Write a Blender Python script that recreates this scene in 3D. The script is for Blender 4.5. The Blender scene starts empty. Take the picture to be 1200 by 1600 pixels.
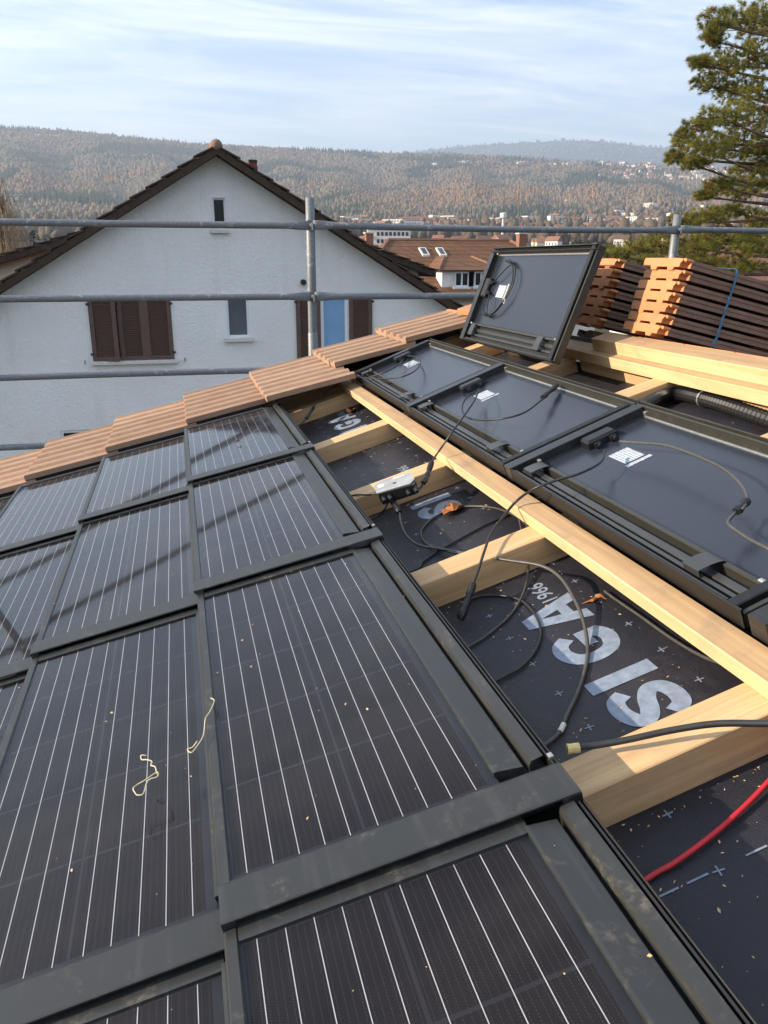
import bpy, bmesh, math, random
import numpy as np
from mathutils import Matrix, Vector
R = math.radians
random.seed(7); RNG = np.random.default_rng(11)
scene = bpy.context.scene
COL = scene.collection

# ------------------------------------------------------------------ camera
CZ = 8.0                                   # eye height above the street
YAW, PITCH, ROLL = R(14.2956), R(17.3734), R(0.0934)
F = Vector((math.sin(YAW)*math.cos(PITCH), math.cos(YAW)*math.cos(PITCH), -math.sin(PITCH)))
Rt = Vector((math.cos(YAW), -math.sin(YAW), 0)); Up = Rt.cross(F)
R2 = Rt*math.cos(ROLL)+Up*math.sin(ROLL); U2 = Up*math.cos(ROLL)-Rt*math.sin(ROLL)
cam_d = bpy.data.cameras.new('camera'); cam = bpy.data.objects.new('camera', cam_d); COL.objects.link(cam)
cam.matrix_world = Matrix(((R2.x, U2.x, -F.x, 0), (R2.y, U2.y, -F.y, 0), (R2.z, U2.z, -F.z, CZ), (0, 0, 0, 1)))
cam_d.sensor_fit = 'VERTICAL'; cam_d.sensor_height = 24; cam_d.lens = 24*1250/1600
cam_d.clip_start = .05; cam_d.clip_end = 30000
scene.camera = cam

# ------------------------------------------------------------------ sun, sky, exposure
SUN_EL = R(19); SUN_AZ = R(-90+6)          # azimuth from +Y towards +X: light comes from -X, a little from beyond the gable
SUN_DIR = Vector((math.sin(SUN_AZ)*math.cos(SUN_EL), math.cos(SUN_AZ)*math.cos(SUN_EL), math.sin(SUN_EL)))
sd = bpy.data.lights.new('sun', 'SUN'); sd.energy = 5.0; sd.angle = R(.55); sd.color = (1, .83, .62)
so = bpy.data.objects.new('sun', sd); COL.objects.link(so)
so.rotation_euler = SUN_DIR.to_track_quat('Z', 'Y').to_euler(); so.location = (-30, -5, 30)
scene.view_settings.view_transform = 'Standard'; scene.view_settings.look = 'None'
scene.view_settings.gamma = 1; scene.view_settings.exposure = 1.48
scene.cycles.use_denoising = True
scene.cycles.max_bounces = 7; scene.cycles.transparent_max_bounces = 8; scene.cycles.volume_bounces = 0
scene.cycles.caustics_reflective = False; scene.cycles.caustics_refractive = False


HAZE_D = 2.3e-4

class G:
    def __init__(s, nt): s.nt = nt
    def n(s, typ, props=None, **ins):
        nd = s.nt.nodes.new(typ)
        for k, v in (props or {}).items(): setattr(nd, k, v)
        for k, v in ins.items():
            key = int(k[1:]) if k[0] == 'i' and k[1:].isdigit() else k.replace('_', ' ')
            sock = nd.inputs[key]
            if isinstance(v, bpy.types.NodeSocket): s.nt.links.new(v, sock)
            elif isinstance(v, bpy.types.Node): s.nt.links.new(v.outputs[0], sock)
            else: sock.default_value = v if not (isinstance(v, tuple) and len(v) == 3 and sock.type == 'RGBA') else (*v, 1)
        return nd
    def m(s, op, a, b=0.0, c=0.0): return s.n('ShaderNodeMath', {'operation': op}, i0=a, i1=b, i2=c).outputs[0]
    def vm(s, op, a, b=(0, 0, 0)): return s.n('ShaderNodeVectorMath', {'operation': op}, i0=a, i1=b).outputs[0]
    def mix(s, f, a, b): 
        nd = s.nt.nodes.new('ShaderNodeMix'); nd.data_type = 'RGBA'
        for sock, v in ((nd.inputs[0], f), (nd.inputs[6], a), (nd.inputs[7], b)):
            if isinstance(v, bpy.types.NodeSocket): s.nt.links.new(v, sock)
            else: sock.default_value = v if not isinstance(v, tuple) else (*v[:3], 1)
        return nd.outputs[2]
    def ramp(s, f, stops):
        nd = s.n('ShaderNodeValToRGB', i0=f); cr = nd.color_ramp
        while len(cr.elements) < len(stops): cr.elements.new(.5)
        for e, (p, c) in zip(cr.elements, stops):
            e.position = p; e.color = (*c, 1) if isinstance(c, tuple) else (c, c, c, 1)
        return nd.outputs[0]
    def noise(s, vec, scale, detail=4, rough=.55, dist=0.0):
        return s.n('ShaderNodeTexNoise', i0=vec, Scale=scale, Detail=float(detail), Roughness=rough, Distortion=dist).outputs[0]


world = bpy.data.worlds.new('World'); scene.world = world; world.use_nodes = True
wt = world.node_tree; wt.nodes.clear(); g = G(wt)
sky = g.n('ShaderNodeTexSky', {'sky_type': 'NISHITA', 'sun_disc': False, 'sun_elevation': SUN_EL, 'sun_rotation': SUN_AZ, 'altitude': 450, 'air_density': 1.0, 'dust_density': .6, 'ozone_density': 2.0})
tc = g.n('ShaderNodeTexCoord')
sep = g.n('ShaderNodeSeparateXYZ', i0=tc.outputs['Generated'])
den = g.m('ADD', g.m('MAXIMUM', sep.outputs[2], 0.0), .12)
px = g.m('DIVIDE', sep.outputs[0], den); py = g.m('DIVIDE', sep.outputs[1], den)
pl = g.n('ShaderNodeCombineXYZ', i0=px, i1=py, i2=0.0).outputs[0]
mp = g.n('ShaderNodeMapping', i0=pl); mp.inputs['Rotation'].default_value = (0, 0, R(28)); mp.inputs['Scale'].default_value = (.6, 1.7, 1)
c1 = g.noise(mp.outputs[0], 1.5, 9, .66, .9)
mp2 = g.n('ShaderNodeMapping', i0=pl); mp2.inputs['Rotation'].default_value = (0, 0, R(-12)); mp2.inputs['Scale'].default_value = (.3, 1.6, 1); mp2.inputs['Location'].default_value = (3, 1.7, 0)
c2 = g.noise(mp2.outputs[0], 3.0, 8, .64, .8)
cf = g.ramp(g.m('ADD', g.m('MULTIPLY', c1, .65), g.m('MULTIPLY', c2, .35)), [(.41, 0.0), (.62, .92)])
hz = g.m('POWER', g.m('SUBTRACT', 1.0, g.m('MAXIMUM', sep.outputs[2], 0.0)), 9.0)
cf = g.m('MINIMUM', g.m('ADD', cf, g.m('MULTIPLY', hz, .5)), .95)
skyc = g.n('ShaderNodeVectorMath', {'operation': 'SCALE'}, i0=sky.outputs[0]); skyc.inputs['Scale'].default_value = .72
mp3 = g.n('ShaderNodeMapping', i0=pl); mp3.inputs['Rotation'].default_value = (0, 0, R(-14)); mp3.inputs['Scale'].default_value = (.22, 1.5, 1); mp3.inputs['Location'].default_value = (1.3, .4, 0)
c3 = g.ramp(g.noise(mp3.outputs[0], 1.5, 6, .6, .5), [(.56, 0.0), (.66, .55)])
SKY_COL = g.mix(cf, skyc.outputs[0], (3.55, 3.72, 4.0))
SKY_COL = g.mix(g.m('MULTIPLY', c3, g.m('MINIMUM', g.m('MULTIPLY', hz, 2.2), 1.0)), SKY_COL, (2.25, 2.45, 2.8))
bg = g.n('ShaderNodeBackground', i0=SKY_COL, Strength=.15)
wo = g.n('ShaderNodeOutputWorld', i0=bg.outputs[0])

# ------------------------------------------------------------------ materials
MATS = {}
def newmat(name):
    m = bpy.data.materials.new(name); m.use_nodes = True; m.node_tree.nodes.clear()
    MATS[name] = m; gg = G(m.node_tree)
    gg.tc = gg.n('ShaderNodeTexCoord'); gg.oi = gg.n('ShaderNodeObjectInfo')
    off = gg.n('ShaderNodeVectorMath', {'operation': 'SCALE'}, i0=(7.3, 3.1, 5.7)); off.inputs['Scale'].default_value = 1
    m.node_tree.links.new(gg.oi.outputs['Random'], off.inputs['Scale'])
    gg.ob = gg.tc.outputs['Object']; gg.vec = gg.vm('ADD', gg.tc.outputs['Object'], off.outputs[0])
    return m, gg
def fin(gg, color, rough=.6, metal=0.0, bump=None, bs=.3, bd=.01, spec=.5, coat=0.0):
    p = gg.n('ShaderNodeBsdfPrincipled', Base_Color=color, Roughness=rough, Metallic=metal)
    p.inputs['Specular IOR Level'].default_value = spec
    if coat: p.inputs['Coat Weight'].default_value = coat
    if bump is not None:
        b = gg.n('ShaderNodeBump', Height=bump, Strength=bs, Distance=bd)
        gg.nt.links.new(b.outputs[0], p.inputs['Normal'])
    gg.n('ShaderNodeOutputMaterial', i0=p.outputs[0]); return p
def plain(name, c, rough=.6, metal=0.0, var=.18, sc=18, spec=.5, bs=0.0):
    m, q = newmat(name)
    f = q.noise(q.vec, sc, 5)
    a = tuple(x*(1-var) for x in c); b = tuple(min(1, x*(1+var)) for x in c)
    col = q.mix(q.ramp(f, [(.3, 0.0), (.7, 1.0)]), a, b)
    fin(q, col, rough, metal, f if bs else None, bs, .004, spec); return m
def wood(name, axis, light=(.68, .47, .26), dark=(.47, .29, .14), grey=0.0):
    m, q = newmat(name)
    sc = [38, 38, 38]; sc[axis] = 1.3
    mpn = q.n('ShaderNodeMapping', i0=q.vec); mpn.inputs['Scale'].default_value = sc
    f = q.noise(mpn.outputs[0], 1.0, 5, .6, .7)
    sc2 = [9, 9, 9]; sc2[axis] = .7
    mp2 = q.n('ShaderNodeMapping', i0=q.vec); mp2.inputs['Scale'].default_value = sc2
    f2 = q.noise(mp2.outputs[0], 1.0, 3, .5, 1.2)
    rings = q.m('PINGPONG', q.m('MULTIPLY', f2, 9.0), 1.0)
    col = q.mix(q.ramp(f, [(.3, 0.0), (.72, 1.0)]), light, dark)
    col = q.mix(q.m('MULTIPLY', q.m('POWER', rings, 3.0), .5), col, dark)
    kn = q.n('ShaderNodeTexVoronoi', i0=q.vec, Scale=4.2)
    kf = q.ramp(kn.outputs['Distance'], [(.035, 1.0), (.07, 0.0)])
    col = q.mix(q.m('MULTIPLY', kf, .75), col, (.17, .075, .03))
    sc3 = [260, 260, 260]; sc3[axis] = 2.2
    mp3 = q.n('ShaderNodeMapping', i0=q.vec); mp3.inputs['Scale'].default_value = sc3
    ck = q.ramp(q.noise(mp3.outputs[0], 1.0, 3, .6, .4), [(.66, 0.0), (.74, 1.0)])
    col = q.mix(q.m('MULTIPLY', ck, .5), col, (.20, .11, .05))
    d = q.noise(q.vec, 7, 6, .7)
    col = q.mix(q.m('MULTIPLY', q.ramp(d, [(.52, 0.0), (.75, 1.0)]), .35+grey), col, (.27, .2, .14))
    fin(q, col, .68, 0, f, .25, .003, .3); return m
wood('wood_u', 0); wood('wood_v', 1)
wood('wood_pale_v', 1, (.78, .58, .33), (.62, .42, .21))
wood('wood_dirty_v', 1, (.55, .375, .205), (.36, .225, .115), .5)

def metal_coat(name, c, rough, smudge):
    m, q = newmat(name)
    s1 = q.noise(q.vec, 8, 8, .7, 1.2); s2 = q.noise(q.vec, 75, 6, .7)
    f = q.m('MULTIPLY', q.ramp(s1, [(.52, 0.0), (.74, 1.0)]), q.ramp(s2, [(.46, 0.0), (.62, 1.0)]))
    col = q.mix(q.m('MULTIPLY', f, smudge), c, (.33, .29, .22))
    mp_ = q.n('ShaderNodeMapping', i0=q.vec); mp_.inputs['Scale'].default_value = (60, 4, 60)
    sc = q.noise(mp_.outputs[0], 1.0, 4)
    rr = q.m('ADD', q.m('MULTIPLY', s1, .2), rough-.1)
    rr = q.m('ADD', rr, q.m('MULTIPLY', f, .25))
    fin(q, q.mix(q.m('MULTIPLY', q.ramp(sc, [(.55, 0.0), (.8, 1.0)]), .12), col, (.2, .19, .18)), rr, 0.0, s2, .05, .002, .5); return m
metal_coat('frame_grey', (.029, .0302, .0298), .40, .42)
metal_coat('frame_black', (.007, .007, .008), .5, .05)
metal_coat('frame_dark', (.017, .018, .019), .34, .18)
metal_coat('rail_grey', (.042, .044, .046), .36, .15)
metal_coat('frame_olive', (.034, .033, .027), .36, .12)

def cell_mat():
    m, q = newmat('cell')
    sx = q.n('ShaderNodeSeparateXYZ', i0=q.ob)
    # thin screen-printed lines between the ribbons (flat print)
    t = q.m('FRACT', q.m('DIVIDE', sx.outputs[0], .0372/4))
    l = q.m('LESS_THAN', q.m('ABSOLUTE', q.m('SUBTRACT', t, .5)), .028)
    dots = q.m('LESS_THAN', q.m('FRACT', q.m('DIVIDE', sx.outputs[1], .0042)), .55)
    nn = q.noise(q.vec, 5, 3)
    base = q.mix(nn, (.0060, .0040, .0038), (.0105, .0066, .0058))
    base = q.mix(q.m('MULTIPLY', q.m('MULTIPLY', l, dots), .45), base, (.16, .15, .15))
    ex = q.m('MINIMUM', sx.outputs[0], q.m('SUBTRACT', .186, sx.outputs[0])); ey = q.m('MINIMUM', sx.outputs[1], q.m('SUBTRACT', .1955, sx.outputs[1]))
    base = q.mix(q.m('MULTIPLY', q.m('LESS_THAN', q.m('MINIMUM', ex, ey), .0009), .3), base, (.085, .078, .075))
    fin(q, base, .5, 0, None, spec=.15)
cell_mat()
plain('cell_back', (.0028, .003, .006), .5, var=.1)
plain('busbar', (.62, .62, .64), .38, .25, .1)
def pane_mat():
    m, q = newmat('solar_glass')
    d = q.noise(q.vec, 3.2, 7, .6, .3); d2 = q.noise(q.vec, 240, 2)
    dust = q.m('ADD', q.m('MULTIPLY', q.ramp(d, [(.3, 0.0), (.75, 1.0)]), .012), q.m('MULTIPLY', q.ramp(d2, [(.68, 0.0), (.80, 1.0)]), .012))
    dust = q.m('ADD', dust, .002)
    geo = q.n('ShaderNodeNewGeometry'); front = q.m('SUBTRACT', 1.0, geo.outputs['Backfacing'])
    fr = q.m('MULTIPLY', q.n('ShaderNodeFresnel', IOR=1.30).outputs[0], front); dust = q.m('MULTIPLY', dust, front)
    gl = q.n('ShaderNodeBsdfGlossy', Color=(.93, .95, 1), Roughness=q.m('ADD', .022, q.m('MULTIPLY', d, .035)))
    tr = q.n('ShaderNodeBsdfTransparent', Color=(.95, .95, .95))
    mx = q.n('ShaderNodeMixShader', i0=fr, i1=tr.outputs[0], i2=gl.outputs[0])
    df = q.n('ShaderNodeBsdfDiffuse', Color=(.42, .33, .28))
    mx2 = q.n('ShaderNodeMixShader', i0=dust, i1=mx.outputs[0], i2=df.outputs[0])
    q.n('ShaderNodeOutputMaterial', i0=mx2.outputs[0])
pane_mat()
def backsheet():
    m, q = newmat('backsheet')
    d = q.noise(q.vec, 6, 6, .6); sp = q.noise(q.vec, 130, 2)
    col = q.mix(d, (.019, .0235, .036), (.024, .029, .043))
    col = q.mix(q.m('MULTIPLY', q.ramp(sp, [(.76, 0.0), (.80, 1.0)]), .12), col, (.3, .27, .22))
    fin(q, col, q.m('ADD', .24, q.m('MULTIPLY', d, .03)), 0, None, spec=.5)
backsheet()
def underlay():
    m, q = newmat('underlay')
    d = q.noise(q.vec, 2.3, 6, .6); d2 = q.noise(q.vec, 55, 6, .72); fib = q.noise(q.vec, 420, 2)
    base = q.mix(fib, (.010, .011, .018), (.019, .020, .030))
    dust = q.m('MULTIPLY', q.ramp(d, [(.38, 0.0), (.68, 1.0)]), q.ramp(d2, [(.4, 0.0), (.7, 1.0)]))
    col = q.mix(q.m('MULTIPLY', dust, .15), base, (.20, .13, .075))
    fin(q, col, .5, 0, q.m('ADD', fib, q.m('MULTIPLY', q.noise(q.vec, 5, 4, .5, .8), 9.0)), .4, .004, .45)
underlay()
plain('print_white', (.20, .245, .32), .55, 0, .22, 60)
plain('print_dim', (.20, .235, .29), .6, 0, .2, 80)
def clay(name, c, c2, var):
    m, q = newmat(name)
    a = q.noise(q.vec, 14, 7, .7); b = q.noise(q.vec, 120, 3); c_ = q.noise(q.vec, 5, 4)
    col = q.mix(q.ramp(a, [(.3, 0.0), (.7, 1.0)]), c, c2)
    col = q.mix(q.m('MULTIPLY', q.ramp(b, [(.6, 0.0), (.75, 1.0)]), var), col, tuple(min(1, x*1.7) for x in c))
    col = q.mix(q.m('MULTIPLY', q.ramp(c_, [(.55, 0.0), (.8, 1.0)]), .4), col, tuple(x*.62 for x in c2))
    rnd = q.m('SUBTRACT', q.oi.outputs['Random'], .5)
    hs = q.n('ShaderNodeHueSaturation', Color=col, Value=q.m('ADD', 1.0, q.m('MULTIPLY', rnd, .22)))
    fin(q, hs.outputs[0], .78, 0, b, .25, .002, .25)
clay('clay_brown', (.42, .275, .185), (.34, .21, .138), .3)
clay('clay_orange', (.58, .265, .125), (.50, .215, .095), .15)
clay('clay_dark', (.26, .17, .125), (.18, .115, .085), .3)
def galv():
    m, q = newmat('galvanised')
    v = q.n('ShaderNodeTexVoronoi', i0=q.vec, Scale=70.0)
    d = q.noise(q.vec, 16, 6, .7); e = q.noise(q.vec, 4.5, 5, .7)
    col = q.mix(v.outputs['Distance'], (.15, .16, .175), (.22, .235, .25))
    col = q.mix(q.m('MULTIPLY', q.ramp(d, [(.58, 0.0), (.7, 1.0)]), .6), col, (.62, .61, .58))
    col = q.mix(q.m('MULTIPLY', q.ramp(e, [(.6, 0.0), (.75, 1.0)]), .5), col, (.2, .19, .17))
    fin(q, col, q.m('ADD', .42, q.m('MULTIPLY', d, .25)), .35, d, .12, .003)
galv()
def stucco(name, c, c2):
    m, q = newmat(name)
    a = q.noise(q.vec, 17, 6, .6, .9); b = q.noise(q.vec, 1.1, 5, .6); c_ = q.noise(q.vec, 90, 4)
    mpn = q.n('ShaderNodeMapping', i0=q.vec); mpn.inputs['Scale'].default_value = (5, 5, .5)
    st = q.noise(mpn.outputs[0], 1.0, 5, .6)
    col = q.mix(q.ramp(b, [(.3, 0.0), (.7, 1.0)]), c, c2)
    col = q.mix(q.m('MULTIPLY', q.ramp(st, [(.55, 0.0), (.8, 1.0)]), .3), col, tuple(x*.75 for x in c2))
    fin(q, col, .9, 0, q.m('ADD', a, q.m('MULTIPLY', c_, .3)), .75, .03, .15)
stucco('stucco_white', (.88, .88, .86), (.80, .80, .78)); stucco('stucco_cream', (.80, .70, .55), (.70, .60, .46))
plain('shutter_brown', (.115, .066, .052), .62, 0, .2, 12)
plain('window_white', (.80, .82, .84), .45, 0, .05)
plain('sill_stone', (.62, .60, .56), .85, 0, .15, 25)
plain('curtain_blue', (.22, .40, .62), .8, 0, .08, 3)
plain('roof_dark', (.055, .034, .024), .85, 0, .4, 9)
plain('wood_dark', (.05, .028, .016), .8, 0, .3, 12)
plain('iron', (.02, .02, .02), .6, 0, .2)
plain('cable_black', (.022, .022, .022), .45, 0, .2, 60)
plain('cable_grey', (.065, .062, .056), .42, 0, .2, 60)
plain('plastic_black', (.012, .012, .013), .38, 0, .2, 60)
plain('cable_red', (.50, .018, .025), .42, 0, .15, 40)
plain('tape_yellow', (.72, .56, .22), .7, 0, .15, 60)
plain('tape_white', (.7, .68, .6), .7, 0, .15, 60)
plain('silver', (.55, .54, .5), .35, .8, .15, 60)
plain('strap_blue', (.045, .16, .29), .5, 0, .15, 40)
plain('leaf_dry', (.42, .17, .05), .75, 0, .35, 60)
plain('sawdust', (.60, .40, .20), .85, 0, .3, 300)
plain('string', (.66, .56, .36), .85, 0, .15, 100)
plain('chimney_red', (.24, .055, .045), .8, 0, .3, 12)
plain('box_grey', (.36, .37, .37), .5, .1, .2, 30)
plain('window_grey', (.085, .10, .12), .12, 0, .2, 3, .8)
plain('twig_gold', (.34, .25, .16), .9, 0, .3, 8)
plain('twig', (.06, .035, .02), .9, 0, .2, 60)
plain('grass', (.07, .09, .035), .95, 0, .4, .05)
plain('bark', (.12, .085, .06), .95, 0, .4, 8, bs=.5)
plain('bark_pine', (.17, .10, .06), .95, 0, .4, 8, bs=.5)
def sticker():
    m, q = newmat('sticker')
    sx = q.n('ShaderNodeSeparateXYZ', i0=q.ob)
    row = q.m('LESS_THAN', q.m('FRACT', q.m('DIVIDE', sx.outputs[0], .0085)), .5)
    mp_ = q.n('ShaderNodeMapping', i0=q.ob); mp_.inputs['Scale'].default_value = (60, 230, 1)
    w = q.ramp(q.noise(mp_.outputs[0], 1.0, 2), [(.42, 0.0), (.46, 1.0)])
    col = q.mix(q.m('MULTIPLY', q.m('MULTIPLY', row, w), .8), (.50, .56, .62), (.12, .13, .15))
    fin(q, col, .4, 0, None)
sticker()
def glass_win():
    m, q = newmat('window_glass'); fin(q, (.012, .013, .015), .06, 0, None, spec=.8)
glass_win()
def shingle(name, c, c2, rowh):
    m, q = newmat(name)
    sx = q.n('ShaderNodeSeparateXYZ', i0=q.ob)
    rowf = q.m('FRACT', q.m('DIVIDE', sx.outputs[2], rowh)); rown = q.m('FLOOR', q.m('DIVIDE', sx.outputs[2], rowh))
    colf = q.m('ADD', q.m('DIVIDE', q.m('ADD', sx.outputs[0], sx.outputs[1]), .28), q.m('MULTIPLY', rown, .5))
    wn = q.n('ShaderNodeTexWhiteNoise', {'noise_dimensions': '2D'}, i0=q.n('ShaderNodeCombineXYZ', i0=q.m('FLOOR', colf), i1=rown, i2=0.0).outputs[0])
    col = q.mix(wn.outputs[0], c, c2)
    d = q.noise(q.vec, .9, 5)
    col = q.mix(q.m('MULTIPLY', q.ramp(d, [(.45, 0.0), (.7, 1.0)]), .35), col, (.10, .085, .05))
    edge = q.m('MAXIMUM', q.m('LESS_THAN', rowf, .14), q.m('LESS_THAN', q.m('FRACT', colf), .1))
    fin(q, q.mix(q.m('MULTIPLY', edge, .7), col, (.035, .022, .016)), .85, 0, q.m('SUBTRACT', rowf, edge), .6, .05, .2)
shingle('shingle_brown', (.235, .115, .062), (.15, .075, .043), .21)
shingle('shingle_red', (.22, .085, .05), (.15, .06, .035), .3)
def tint_mat(name, rough=.95):
    m, q = newmat(name)
    at = q.n('ShaderNodeAttribute', {'attribute_name': 'tint'})
    fin(q, at.outputs['Color'], rough, 0, None, spec=.1)
tint_mat('forest')
def needles():
    m, q = newmat('needles')
    at = q.n('ShaderNodeAttribute', {'attribute_name': 'tint'})
    df = q.n('ShaderNodeBsdfDiffuse', Color=at.outputs['Color'])
    tl = q.n('ShaderNodeBsdfTranslucent', Color=at.outputs['Color'])
    mx = q.n('ShaderNodeMixShader', i0=.38, i1=df.outputs[0], i2=tl.outputs[0])
    q.n('ShaderNodeOutputMaterial', i0=mx.outputs[0])
needles()
def hill_mat():
    m, q = newmat('hill_ground')
    f = q.noise(q.vec, .004, 8, .7)
    fin(q, q.mix(f, (.075, .062, .045), (.055, .06, .035)), .95, 0, None, spec=.1)
hill_mat()
for i, c in enumerate([(.76, .72, .64), (.68, .66, .63), (.66, .54, .39), (.78, .77, .74), (.58, .49, .37)]): plain('far_wall_%d' % i, c, .9, 0, .06, .2)
for i, c in enumerate([(.20, .095, .06), (.26, .12, .075), (.13, .075, .055), (.17, .16, .16)]): plain('far_roof_%d' % i, c, .9, 0, .25, .3)

# ------------------------------------------------------------------ mesh helpers
class MB:
    def __init__(s): s.v = []; s.f = []; s.mi = []; s.m = 0
    def add(s, vs, fs):
        o = len(s.v); s.v += [tuple(p) for p in vs]
        for f in fs: s.f.append(tuple(i+o for i in f)); s.mi.append(s.m)
        return s
    def box(s, x0, x1, y0, y1, z0, z1):
        return s.add([(x0, y0, z0), (x1, y0, z0), (x1, y1, z0), (x0, y1, z0), (x0, y0, z1), (x1, y0, z1), (x1, y1, z1), (x0, y1, z1)],
                     [(0, 3, 2, 1), (4, 5, 6, 7), (0, 1, 5, 4), (1, 2, 6, 5), (2, 3, 7, 6), (3, 0, 4, 7)])
    def cbox(s, x0, x1, y0, y1, z0, z1, b):            # box with chamfered top edges
        return s.add([(x0, y0, z0), (x1, y0, z0), (x1, y1, z0), (x0, y1, z0), (x0, y0, z1-b), (x1, y0, z1-b), (x1, y1, z1-b), (x0, y1, z1-b),
                      (x0+b, y0+b, z1), (x1-b, y0+b, z1), (x1-b, y1-b, z1), (x0+b, y1-b, z1)],
                     [(0, 3, 2, 1), (8, 9, 10, 11)]+[(i, (i+1) % 4, (i+1) % 4+4, i+4) for i in range(4)]+[(i+4, (i+1) % 4+4, (i+1) % 4+8, i+8) for i in range(4)])
    def prism(s, prof, a, b, axis):                     # profile in the two other axes, extruded along axis
        n = len(prof); vs = []
        for t in (a, b):
            for p in prof:
                q = list(p); q.insert(axis, t); vs.append(q)
        fs = [(i, (i+1) % n, (i+1) % n+n, i+n) for i in range(n)]
        return s.add(vs, fs+[tuple(range(n))[::-1], tuple(range(n, 2*n))])
    def quad(s, *p): return s.add(p, [tuple(range(len(p)))])
    def tube(s, pts, r, k=8, caps=True, rf=None):
        pts = [Vector(p) for p in pts]; n = len(pts); vs = []
        up = Vector((0, 0, 1)); prev = None
        for i, p in enumerate(pts):
            t = (pts[min(i+1, n-1)]-pts[max(i-1, 0)]).normalized()
            if prev is None: a = t.cross(up); a = a.normalized() if a.length > 1e-4 else Vector((1, 0, 0))
            else: a = (prev-t*prev.dot(t)).normalized()
            prev = a; b = t.cross(a); rr = rf(i/(n-1)) if rf else (r[i] if isinstance(r, (list, tuple)) else r)
            for j in range(k):
                w = 2*math.pi*j/k; vs.append(p+(a*math.cos(w)+b*math.sin(w))*rr)
        fs = [(i*k+j, i*k+(j+1) % k, (i+1)*k+(j+1) % k, (i+1)*k+j) for i in range(n-1) for j in range(k)]
        if caps: fs += [tuple(range(k))[::-1], tuple(range((n-1)*k, n*k))]
        return s.add(vs, fs)
    def mesh(s, name, mats, smooth=False, off=(0, 0, 0)):
        me = bpy.data.meshes.new(name); o = Vector(off)
        me.from_pydata([(p[0]-o.x, p[1]-o.y, p[2]-o.z) for p in s.v], [], s.f)
        for m in (mats if isinstance(mats, (list, tuple)) else [mats]): me.materials.append(MATS[m])
        if max(s.mi, default=0): me.polygons.foreach_set('material_index', s.mi)
        if smooth: me.polygons.foreach_set('use_smooth', [True]*len(me.polygons))
        me.update(); return me

def spline(P, n=6):
    P = [Vector(p) for p in P]; Q = [P[0]*2-P[1]]+P+[P[-1]*2-P[-2]]; out = []
    for i in range(1, len(Q)-2):
        a, b, c, d = Q[i-1:i+3]
        for j in range(n):
            t = j/n; out.append(.5*((2*b)+(c-a)*t+(2*a-5*b+4*c-d)*t*t+(3*b-3*c+d-a)*t**3))
    return out+[P[-1]]

def tag(o, label=None, cat=None, group=None, kind=None):
    for k, v in (('label', label), ('category', cat), ('group', group), ('kind', kind)):
        if v: o[k] = v
    return o
def link(name, data, M=None, parent=None):
    o = bpy.data.objects.new(name, data); COL.objects.link(o)
    if parent: o.parent = parent
    if M is not None: o.matrix_local = M
    return o
T = Matrix.Translation
class Thing:                                            # Empty at the base + parts given in the same frame coordinates
    def __init__(s, name, label, cat, base, M=Matrix(), group=None):
        s.base = Vector(base); s.o = link(name, None, M @ T(s.base)); s.o.empty_display_size = .1; tag(s.o, label, cat, group)
    def part(s, name, mb, mat, parent=None, smooth=False, label=None):
        o = link(name, mb.mesh(name, mat, smooth, s.base), None, parent or s.o)
        if label: o['label'] = label
        return o
    def shared(s, name, me, loc, parent=None, rot=None):
        p = Vector(loc)-(s.base)
        return link(name, me, T(p) @ (rot or Matrix()), parent or s.o)
def single(name, mb, mat, label, cat, M=Matrix(), group=None, smooth=False, kind=None, base=None):
    if base is None:
        xs = np.array(mb.v); base = Vector(((xs[:, 0].min()+xs[:, 0].max())/2, (xs[:, 1].min()+xs[:, 1].max())/2, xs[:, 2].min()))
    o = link(name, mb.mesh(name, mat, smooth, base), M @ T(base)); return tag(o, label, cat, group, kind)
def copy_tree(o, parent=None):
    c = o.copy(); COL.objects.link(c); c.parent = parent
    for ch in o.children: copy_tree(ch, c)
    return c
def frame(x, y, z, o):
    return Matrix(((x[0], y[0], z[0], o[0]), (x[1], y[1], z[1], o[1]), (x[2], y[2], z[2], o[2]), (0, 0, 0, 1)))

# ------------------------------------------------------------------ frames
TH = R(17.2)
RM = frame((math.cos(TH), 0, math.sin(TH)), (0, 1, 0), (-math.sin(TH), 0, math.cos(TH)), (0, 0, CZ-.8))   # roof: x = up slope, y = along eaves, z = normal
TH2 = R(13)                                              # the far side of the ridge falls away
RIDGE = RM @ Vector((1.86, 0, -.045))
RM2 = frame((math.cos(TH2), 0, -math.sin(TH2)), (0, 1, 0), (math.sin(TH2), 0, math.cos(TH2)), RIDGE)
def rotn(a): return Matrix.Rotation(a, 4, 'Z')
def roty(a): return Matrix.Rotation(a, 4, 'Y')           # +a lowers the +x end

# ================================================================== OUR ROOF
# ---- underlay membrane with print
MEM = -.2
mb = MB().box(-1.9, 1.84, -1.6, 5.05, MEM-.06, MEM)
under = link('roof_underlay', mb.mesh('roof_underlay', 'underlay'), RM); under['kind'] = 'structure'
tag(under, 'dark blue printed roof underlay sheet dusted with sawdust', 'roof underlay')
def outline_mesh(name, loops, mat):
    cu = bpy.data.curves.new(name, 'CURVE'); cu.dimensions = '2D'; cu.fill_mode = 'BOTH'
    for L in loops:
        sp = cu.splines.new('POLY'); sp.points.add(len(L)-1); sp.use_cyclic_u = True
        for p, q in zip(sp.points, L): p.co = (q[0], q[1], 0, 1)
    o = bpy.data.objects.new(name, cu); me = bpy.data.meshes.new_from_object(o)
    bpy.data.objects.remove(o); bpy.data.curves.remove(cu)
    me.materials.clear(); me.materials.append(MATS[mat]); me.name = name; return me
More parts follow.
